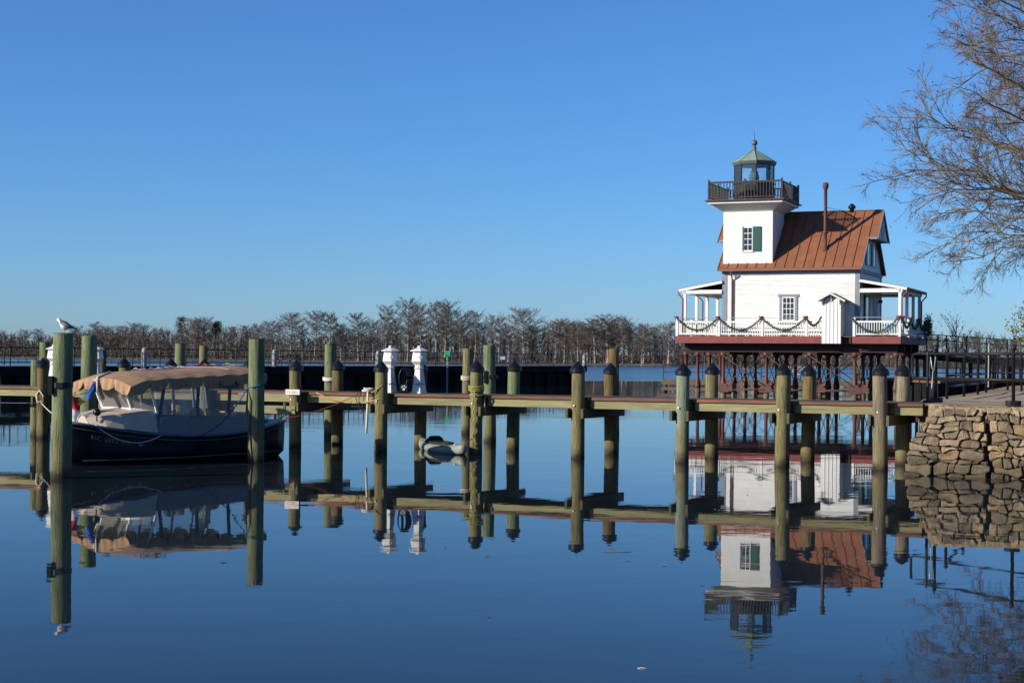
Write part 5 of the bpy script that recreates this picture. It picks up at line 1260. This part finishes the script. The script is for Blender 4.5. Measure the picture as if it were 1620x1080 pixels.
c = bl((3.75, -.55, .66)); pc = thing('pillow', 'square straw pillow propped against the boat seat', 'pillow', tuple(c), bet + .2)
MB().lathe([(.03, -.08), (.2, -.07), (.33, 0), (.2, .07), (.03, .08)], 4, (0, 0), math.pi / 4).build('pad', M['cushion'], pc, True, (0, 0, .25), (R(80), 0, 0)); MB().lathe([(.25, 0), (.25, .012)], 4, ph=math.pi / 4).build('border', M['seat'], pc, False, (0, -.06, .25), (R(80), 0, 0))
c = bl((4.35, -.60, .66)); sp_ = thing('deck_shoes', 'pair of pale shoes standing on the boat seat by the aft curtain', 'shoes', tuple(c), bet)
for k in range(2): MB().lathe([(.05, 0), (.07, .05), (.055, .16), (.065, .24), (.03, .26)], 10, (k * .16, 0)).build('shoe', M['cushion'], sp_, True)
# bunting on the canopy
def pennant_row(pts, cols, label):
    p0 = bl(pts[0]); t = thing('bunting', label, 'bunting', tuple(p0)); rnd = random.Random(len(cols))
    W = [bl(p) - p0 for p in pts]
    MB().tube(W, .008, 5).build('cord', M['rope_w'], t)
    for k, cname in enumerate(cols):
        s = (k + .3) / len(cols) * (len(W) - 1); i = min(int(s), len(W) - 2); x = W[i].lerp(W[i + 1], s - i) + Vector((0, 0, .018))
        mb = MB(); a = rnd.uniform(-.6, .6) + .2; l = rnd.uniform(.24, .36); d = Vector((math.cos(a), math.sin(a) * .7, 0)); e = Vector((-d.y, d.x, 0)) * .075
        vs = []
        for j in range(6):
            f = 1 - j / 6.5; y = x + d * l * j / 5 + Vector((0, 0, .02 * math.sin(j * 1.7 + k))); vs += [y - e * f, y + Vector((0, 0, .025 * f)), y + e * f]
        mb.add(vs, [(j * 3 + q_, (j + 1) * 3 + q_, (j + 1) * 3 + q_ + 1, j * 3 + q_ + 1) for j in range(5) for q_ in range(2)]).build('pennant', M[cname], t, True)
def cpt(a, y, dz=.02): return (a, y, cz(a, y) + dz)
pennant_row([cpt(1.9, .05), cpt(2.25, -.1), cpt(2.55, -.2)], ['flag_w', 'flag_b', 'flag_w', 'flag_b'], 'white and blue bunting flags lying on the front half of the canopy')
pennant_row([cpt(2.3, .3), cpt(2.75, .22), cpt(3.1, .12)], ['flag_r', 'flag_r', 'flag_w', 'flag_r'], 'red bunting flags lying along the canopy ridge')
pennant_row([cpt(3.0, .35), cpt(3.4, .3), cpt(3.9, .2)], ['flag_b', 'flag_w', 'flag_b', 'flag_r', 'flag_b'], 'blue bunting flags heaped near the middle of the canopy')
pennant_row([cpt(3.9, .3), cpt(4.3, .2), cpt(4.8, .1)], ['flag_r', 'flag_r', 'flag_y', 'flag_b', 'flag_b', 'flag_y'], 'red, blue and yellow bunting flags at the rear of the canopy')
c0 = bl(cpt(3.4, .2, .03)); rope([c0] + [bl(cpt(3.4 + .08 * k, .2 - .11 * k, .02)) for k in range(1, 10)], 'rope_w', 'pale cord lying across the canopy top', .010)
c0 = cpt(1.35, -.45, .02)
st_ = [bl(cpt(1.45, .2, .02)), bl(cpt(1.2, .1, .02)), bl((CA0 - .03, 0.02, cz(CA0, 0) + .01)), bl((CA0 - .07, -.02, cz(CA0, 0) - .14)), bl((CA0 - .08, -.04, cz(CA0, 0) - .30))]
rope(st_, 'rope_w', 'grey and white strap hanging over the front edge of the canopy', .022)
# furled pennants on a staff at the bow
def hang_flag(p, mt, l, label, lean):
    b = bl(p); t = thing('pennant', label, 'flag', tuple(b)); mb = MB(); vs = []
    for j in range(7):
        f = .05 + .055 * math.sin(math.pi * min(1, j / 6 + .1)); z = -l * j / 6
        for q_ in range(6): a = q_ * 1.0472; vs.append((lean * z + f * math.cos(a) * (1 + .3 * math.sin(3 * a + j)), f * math.sin(a) * .6, z))
    mb.add(vs, [(j * 6 + q_, j * 6 + (q_ + 1) % 6, (j + 1) * 6 + (q_ + 1) % 6, (j + 1) * 6 + q_) for j in range(6) for q_ in range(6)]).build('cloth', M[mt], t, True)
    MB().tube([(0, 0, .03), (0, 0, -.02)], .05, 6).build('tie', M['rope_w'], t)
hang_flag((1.0, .12, 1.76), 'flag_b', .42, 'furled blue pennant hanging at the front of the canopy', .38)
hang_flag((.62, .18, 1.36), 'flag_y', .12, 'small yellow pennant hanging over the boat bow', .1)
hang_flag((.42, .26, 1.44), 'flag_r', .30, 'red pennant hanging over the boat bow', -.5)
hang_flag((.50, .24, 1.18), 'flag_w', .28, 'white pennant hanging over the boat foredeck', -.1)
rope([bl((1.0, .12, 1.78)), bl((.8, .14, 1.5)), bl((.5, .2, 1.46)), bl((.25, .15, 1.2)), bl((.1, .0, .98))], 'rope_k', 'thin line of pennants from the canopy to the bow', .008)
# boat lines
hs = lambda a, dz=0, ex=.03: bl((a, -(hb(a) + ex), sheer(a) + dz))
pp = at(406, 612, 35.8)
l0 = hs(2.75, -.02, .05); l1 = Vector((pp.x - .19, pp.y - .05, pp.z - .02))
rope(catenary(l0, l1, .22) + [Vector((pp.x - .05, pp.y - .19, pp.z + .0)), Vector((pp.x + .12, pp.y - .16, pp.z + .05)), Vector((pp.x + .2, pp.y - .02, pp.z + .07))], 'rope_b', 'blue mooring line from the boat side up to the stern pile', .016)
rope([Vector((pp.x - .17, pp.y - .08, pp.z - .02)), Vector((pp.x - .10, pp.y - .17, pp.z - .3)), Vector((pp.x - .12, pp.y - .17, pp.z - .9)), Vector((pp.x - .08, pp.y - .18, pp.z - 1.4)), Vector((pp.x - .06, pp.y - .19, .05))], 'rope_k', 'dark line hanging down the stern mooring pile into the water', .012)
rope(catenary(hs(.5, .02), hs(1.9, -.02, .04), .26), 'rope_w', 'grey line drooping in a loop along the boat bow', .010)
P1 = D0 + ddir * bent[1]
rope(catenary((P1.x, P1.y - .2, 1.0), tuple(bl((.05, -.05, .92))), .05), 'rope_w', 'short white bow line from a brown dock pile to the boat', .012)
rope(catenary((P1.x - .1, P1.y - .18, .98), (P1.x - 4, P1.y - 1.5, 1.3), .1), 'rope_w', 'thin pale line running off from the brown capped pile', .009)
rope([Vector((P1.x - .13, P1.y - .15, 1.20)), Vector((P1.x - .04, P1.y - .2, 1.32)), Vector((P1.x + .06, P1.y - .2, 1.2)), Vector((P1.x + .1, P1.y - .2, 1.05)), Vector((P1.x - .1, P1.y - .2, 1.0)), Vector((P1.x - .13, P1.y - .16, 1.2))], 'rope_w', 'white rope loop hung on the brown capped pile', .022)
rope(catenary(tuple(bl((5.4, -.55, .75))), (P4.x - .03, P4.y - .17, .98), .05), 'rope_k', 'dark stern line from the boat to the signed dock pile', .012)

# ---------------------------------------------------------------- gull
gp_ = at(98.5, 527, 30.7)
gull = thing('gull', 'white and grey gull perched on the thick green pile facing away from the lighthouse', 'bird', (gp_.x + .03, gp_.y, gp_.z + .004)); gull.scale = (.9, .9, .9)
sp_pts = [(-.175, .262, .004, 0), (-.15, .268, .012, 0), (-.135, .272, .032, 0), (-.112, .276, .045, 0), (-.09, .258, .052, 0), (-.075, .222, .066, 0), (-.05, .185, .088, 0), (0, .158, .100, 0), (.05, .152, .088, 1), (.10, .146, .062, 1), (.15, .125, .032, 1), (.21, .10, .018, 2), (.27, .085, .008, 2)]
gm = MB(); n = 12; vs = []
for (x, z, r, _) in sp_pts:
    for k in range(n): a = 2 * math.pi * k / n; vs.append((x, r * .82 * math.sin(a), z + r * math.cos(a)))
for i in range(len(sp_pts) - 1):
    for k in range(n):
        up = math.cos(2 * math.pi * (k + .5) / n) > -.1
        gm.cur = 2 if sp_pts[i][3] == 2 else (1 if up and sp_pts[i][0] > -.08 else 0)
        if sp_pts[i][0] < -.14: gm.cur = 3
        gm.f.append((i * n + k, i * n + (k + 1) % n, (i + 1) * n + (k + 1) % n, (i + 1) * n + k)); gm.mi.append(gm.cur)
gm.v = vs
gm.build('body', [M['gull_w'], M['gull_g'], M['gull_k'], M['beak']], gull, True)
for sy in (-1, 1):
    MB().tube([(-.02, sy * .058, .20), (.05, sy * .070, .165), (.13, sy * .052, .135), (.23, sy * .025, .10)], [.02, .042, .034, .006], 8).build('wing', M['gull_g'], gull, True)
    MB().tube([(.01, sy * .03, .10), (.012, sy * .03, .0)], .006, 5).build('leg', M['beak'], gull); MB().box(-.03, .02, sy * .03 - .018, sy * .03 + .018, 0, .006).build('foot', M['beak'], gull)
    MB().lathe([(.002, -.006), (.006, 0), (.002, .006)], 6).build('eye', M['gull_k'], gull, False, (-.122, sy * .031, .288))

# ---------------------------------------------------------------- kayak under the dock
k0 = Vector((-1.12, 38.85, 0)); k1 = Vector((-2.28, 41.9, 0)); kd = (k1 - k0); KL = kd.length
KZ = .0
ky = thing('kayak', 'grey green sit-in kayak with black seat tied under the dock', 'kayak', tuple(k0), math.atan2(kd.y, kd.x))
km = MB(); n = 12; ka = [0, .03, .1, .22, .36, .5, .64, .78, .9, .97, 1]; vs = []
for s in ka:
    b = .36 * max(.02, math.sin(math.pi * min(1, max(0, s * .96 + .02))) ** .6); top = .19 + .07 * (abs(s - .5) * 2) ** 2; bot = -.06 + .10 * (abs(s - .5) * 2) ** 4
    for k in range(n):
        a = 2 * math.pi * k / n; cy, sz_ = math.cos(a), math.sin(a)
        vs.append((s * KL, b * (abs(cy) ** .7) * (1 if cy > 0 else -1), (top + bot) / 2 + (top - bot) / 2 * (abs(sz_) ** .8) * (1 if sz_ > 0 else -1)))
km.add(vs, [(i * n + k, i * n + (k + 1) % n, (i + 1) * n + (k + 1) % n, (i + 1) * n + k) for i in range(len(ka) - 1) for k in range(n)] + [tuple(range(n))[::-1]])
km.build('hull', M['kayak'], ky, True)
MB().tube([(KL * (.52 + .2 * math.cos(a)),   .22 * math.sin(a), .215) for a in [i * 6.2832 / 20 for i in range(21)]], .03, 6).build('cockpit_rim', M['kblack'], ky, True)
MB().lathe([(.18, 0), (.2, .01)], 16).build('cockpit_well', M['kblack'], ky, False, (KL * .52, 0, .205), (0, 0, 0))
MB().add([(KL * .60, -.2, .19), (KL * .60, .2, .19), (KL * .66, .17, .32), (KL * .66, -.17, .32), (KL * .68, -.12, .36), (KL * .68, .12, .36), (KL * .75, -.22, .19), (KL * .75, .22, .19)], [(0, 1, 2, 3), (3, 2, 5, 4), (4, 5, 7, 6), (0, 3, 4, 6), (1, 7, 5, 2)]).build('seat_back', M['kblack'], ky)
MB().tube([(KL * .12, -.19, .1), (KL * .115, -.1, .245), (KL * .115, .1, .245), (KL * .12, .19, .1)], .018, 5).build('bow_strap', M['rope_w'], ky)
MB().tube([(KL * .02, 0, .25), (KL * .03, -.06, .2), (KL * .015, 0, .12)], .014, 5).build('grab_loop', M['kblack'], ky)
for k in range(2): MB().tube([(KL * (.26 + .05 * k), -.26, .17), (KL * (.3 + .05 * k), 0, .215), (KL * (.26 + .05 * k), .26, .17)], .009, 4).build('deck_cord', M['kblack'], ky)
rope([k0 + Vector((.02, .02, .26)), Vector((P7.x - .05, P7.y - .17, .42)), Vector((P7.x, P7.y - .18, .5))], 'rope_k', 'short dark line tying the kayak bow to a dock pile', .010)

# ---------------------------------------------------------------- big bare tree on the right
def big_tree():
    base = Vector((20.5, 51.0, GZ - .05)); rnd = random.Random(17); T = MB(); K = MB(); Lf = MB()
    t = thing('bare_tree', 'large leafless spreading tree with fine brown twigs leaning over the railing', 'tree', tuple(base))
    H = 17.0
    tr = [Vector((0, 0, -.3)), Vector((0, 0, .4)), Vector((-.1, .1, 2.2)), Vector((-.25, 0, 4.5)), Vector((-.2, .2, 7)), Vector((0, .1, 10)), Vector((.1, 0, 13)), Vector((0, 0, 16.5))]
    T.tube(tr, [.62, .46, .40, .36, .30, .22, .12, .03], 10)
    def tpos(z):
        for i in range(len(tr) - 1):
            if z <= tr[i + 1].z: return tr[i].lerp(tr[i + 1], (z - tr[i].z) / (tr[i + 1].z - tr[i].z))
        return tr[-1]
    def walk(p, d, L_, n, wig, bend):
        pts = [p.copy()]; d = d.normalized()
        for k in range(n):
            d = (d + Vector((rnd.gauss(0, wig), rnd.gauss(0, wig), rnd.gauss(0, wig) + bend))).normalized(); pts.append(pts[-1] + d * L_ / n)
        return pts
    def along(pts, s): i = min(int(s * (len(pts) - 1)), len(pts) - 2); return pts[i].lerp(pts[i + 1], s * (len(pts) - 1) - i), (pts[i + 1] - pts[i]).normalized()
    def spread(d, ang):
        o = d.orthogonal().normalized(); q = d.cross(o); a = rnd.random() * 6.283
        return (d * math.cos(ang) + (o * math.cos(a) + q * math.sin(a)) * math.sin(ang)).normalized()
    prim = []
    cen = Vector((0, 0, 8.4))
    for i in range(30):                                   # fan of limbs over the water
        phi = R(-34 + 112 * i / 29 + rnd.uniform(-3, 3)); psi = rnd.uniform(-1.0, 1.0) * (.75 if i % 2 else 1)
        prim.append((cen + Vector((-math.cos(phi) * math.cos(psi) * 8.9, math.cos(phi) * math.sin(psi) * 7.2, math.sin(phi) * 7.6)) * rnd.uniform(.84, .98), True))
    for i in range(9):                                    # and some inland
        phi = R(-10 + 9 * i); psi = rnd.uniform(-1.3, 1.3)
        prim.append((cen + Vector((math.cos(phi) * math.cos(psi) * 7.5, math.cos(phi) * math.sin(psi) * 7, math.sin(phi) * 7)), False))
    for tip, big in prim:
        hd = math.hypot(tip.x, tip.y); z0 = min(max(4.2, tip.z - hd * .42), 14.0)
        o_ = tpos(z0); ctl = o_.lerp(tip, .5) + Vector((0, 0, .9 if tip.z < 8 else .25)); n_ = 10; p1 = []
        for k in range(n_):
            u = k / (n_ - 1); q = o_ * (1 - u) ** 2 + ctl * 2 * u * (1 - u) + tip * u * u
            p1.append(q + Vector((rnd.gauss(0, .10), rnd.gauss(0, .10), rnd.gauss(0, .10))) * (1 if k else 0))
        L_ = (tip - o_).length
        r0 = .068 * L_ / 7.6 + .012
        T.tube(p1, [r0 * (1 - .9 * (k / 9) ** .8) + .008 for k in range(10)], 6, False)
        for e in range(17 if big else 6):
            s = .12 + .86 * (e + rnd.random()) / (17 if big else 6); p, d = along(p1, min(s, .99)); l2 = L_ * rnd.uniform(.22, .40) * (1.15 - .55 * s)
            p2 = walk(p, spread(d, rnd.uniform(.45, .95)) + Vector((0, 0, .10)), l2, 6, .14, .015)
            r2 = r0 * .27 * (1.1 - .6 * s)
            K.tube(p2, [r2 * (1 - .85 * k / 6) + .006 for k in range(7)], 4, False)
            for g in range(10 if big else 4):
                s2 = .15 + .84 * (g + rnd.random()) / (10 if big else 4); p, d = along(p2, min(s2, .99)); l3 = l2 * rnd.uniform(.28, .5) * (1.15 - .5 * s2)
                p3 = walk(p, spread(d, rnd.uniform(.4, .95)), l3, 4, .18, .01)
                K.tube(p3, [.009, .008, .007, .006, .004], 3, False)
                for h in range(8 if big else 3):
                    p, d = along(p3, min(.99, .1 + .9 * rnd.random())); l4 = rnd.uniform(.16, .50); q = p + spread(d, rnd.uniform(.3, .9)) * l4; sd = d.orthogonal().normalized() * .0062
                    s3 = d.cross(sd)
                    K.add([p + sd, p - sd * .5 + s3, p - sd * .5 - s3, q], [(0, 1, 3), (1, 2, 3), (2, 0, 3)])
                    if rnd.random() < .10:
                        x = Vector((rnd.gauss(0, .03), rnd.gauss(0, .03), rnd.gauss(-.02, .03))); a = Vector((rnd.uniform(-1, 1), rnd.uniform(-1, 1), rnd.uniform(-1, .3))).normalized() * .05; b = a.orthogonal().normalized() * .025
                        Lf.add([q + x - b, q + x + a, q + x + b, q + x - a], [(0, 1, 2, 3)])
    T.build('trunk', M['bark'], t, True); K.build('crown', M['twig'], t)
    o = Lf.build('dead_leaves', M['deadleaf'], t); o['kind'] = 'stuff'
big_tree()

def leafy(name, label, base, H, rad, seed, mt, nleaf, zc=.62, lsz=.09, nbr=60, asc=.35):
    rnd = random.Random(seed); t = thing(name, label, 'tree', tuple(base)); T = MB(); K = MB(); B = MB()
    T.tube([(0, 0, -.1), (.05, 0, H * .4), (0, .05, H * .92)], [.09 * H / 6, .06 * H / 6, .015], 7).build('trunk', M['bark'], t, True)
    tips = []
    for i in range(nbr):
        z = H * rnd.uniform(.3, .95); a = rnd.random() * 6.283; rr = rad * rnd.uniform(.3, 1) * math.sqrt(max(.08, 1 - ((z / H - zc) / .45) ** 2)); q = Vector((math.cos(a) * rr, math.sin(a) * rr, min(z + rr * asc, H * 1.02)))
        B.tube([(0, 0, max(.3, z - rr * .3)), q * .5 + Vector((0, 0, z * .5)), q], [.025, .015, .006], 4, False); tips.append(q)
    B.build('branches', M['twig'], t)
    for _ in range(nleaf):
        q = rnd.choice(tips); x = q * rnd.uniform(.75, 1.04) + Vector((rnd.gauss(0, .2), rnd.gauss(0, .2), rnd.gauss(0, .15))); x.z = max(x.z, H * .2)
        a = Vector((rnd.uniform(-1, 1), rnd.uniform(-1, 1), rnd.uniform(-1, 1))).normalized() * lsz; b = a.orthogonal().normalized() * lsz * .45
        K.add([x - a, x + b, x + a, x - b], [(0, 1, 2, 3)])
    K.build('crown', M[mt], t)
leafy('leafy_tree', 'small tree with yellow green leaves beyond the path railing', Vector((25.9, 80, GZ - .03)), 4.0, 1.75, 31, 'leaf', 2600)
leafy('sapling', 'thin bare sapling with a few russet leaves on the grassy spit', at(1512, 601, 110) * 1.0, 4.4, 1.1, 33, 'deadleaf', 60, .7, .09, 12, 1.5)

# ---------------------------------------------------------------- flotsam
rnd = random.Random(77)
lm = MB().add([(-.05, 0, .006), (-.01, -.022, .010), (.05, 0, .004), (-.01, .022, .012), (-.05, 0, .001), (.05, 0, 0)], [(0, 1, 2, 3), (0, 4, 5, 2)]).mesh('floating_leaf', M['twig'])
for k in range(20):
    x = rnd.uniform(60, 1400); y = rnd.choice((rnd.uniform(760, 900), rnd.uniform(860, 900), rnd.uniform(800, 1000)))
    v = (HY - y) + (x - HX) * ROLL; d = -HC * F / v; p = at(x, y, d)
    tag(link('floating_leaf', lm, None, (p.x, p.y, .003), (0, 0, rnd.uniform(0, 6.28)), (rnd.uniform(.35, .8),) * 3), 'small dead leaf floating on the calm basin water', 'leaf', 'dead leaves floating in the basin')
v = (HY - 1057) + (1017 - HX) * ROLL; d = -HC * F / v; p = at(1017, 1057, d)
tag(MB().tube([(-.04, 0, .003), (-.02, .003, .005), (.01, .003, .005), (.04, -.002, .003)], [.001, .004, .003, .001], 5).build('feather', M['gull_w'], None, True, (p.x, p.y, 0)), 'single small white feather floating on the open water', 'feather')
v = (HY - 873) + (975 - HX) * ROLL; d = -HC * F / v; p = at(975, 873, d)
tag(MB().tube([(-.18, 0, .003), (-.05, .02, .004), (.05, -.01, .004), (.18, .01, .003)], [.002, .003, .003, .0015], 5).build('twig', M['twig'], None, True, (p.x, p.y, 0)), 'thin brown twig floating below the dock reflection', 'twig')
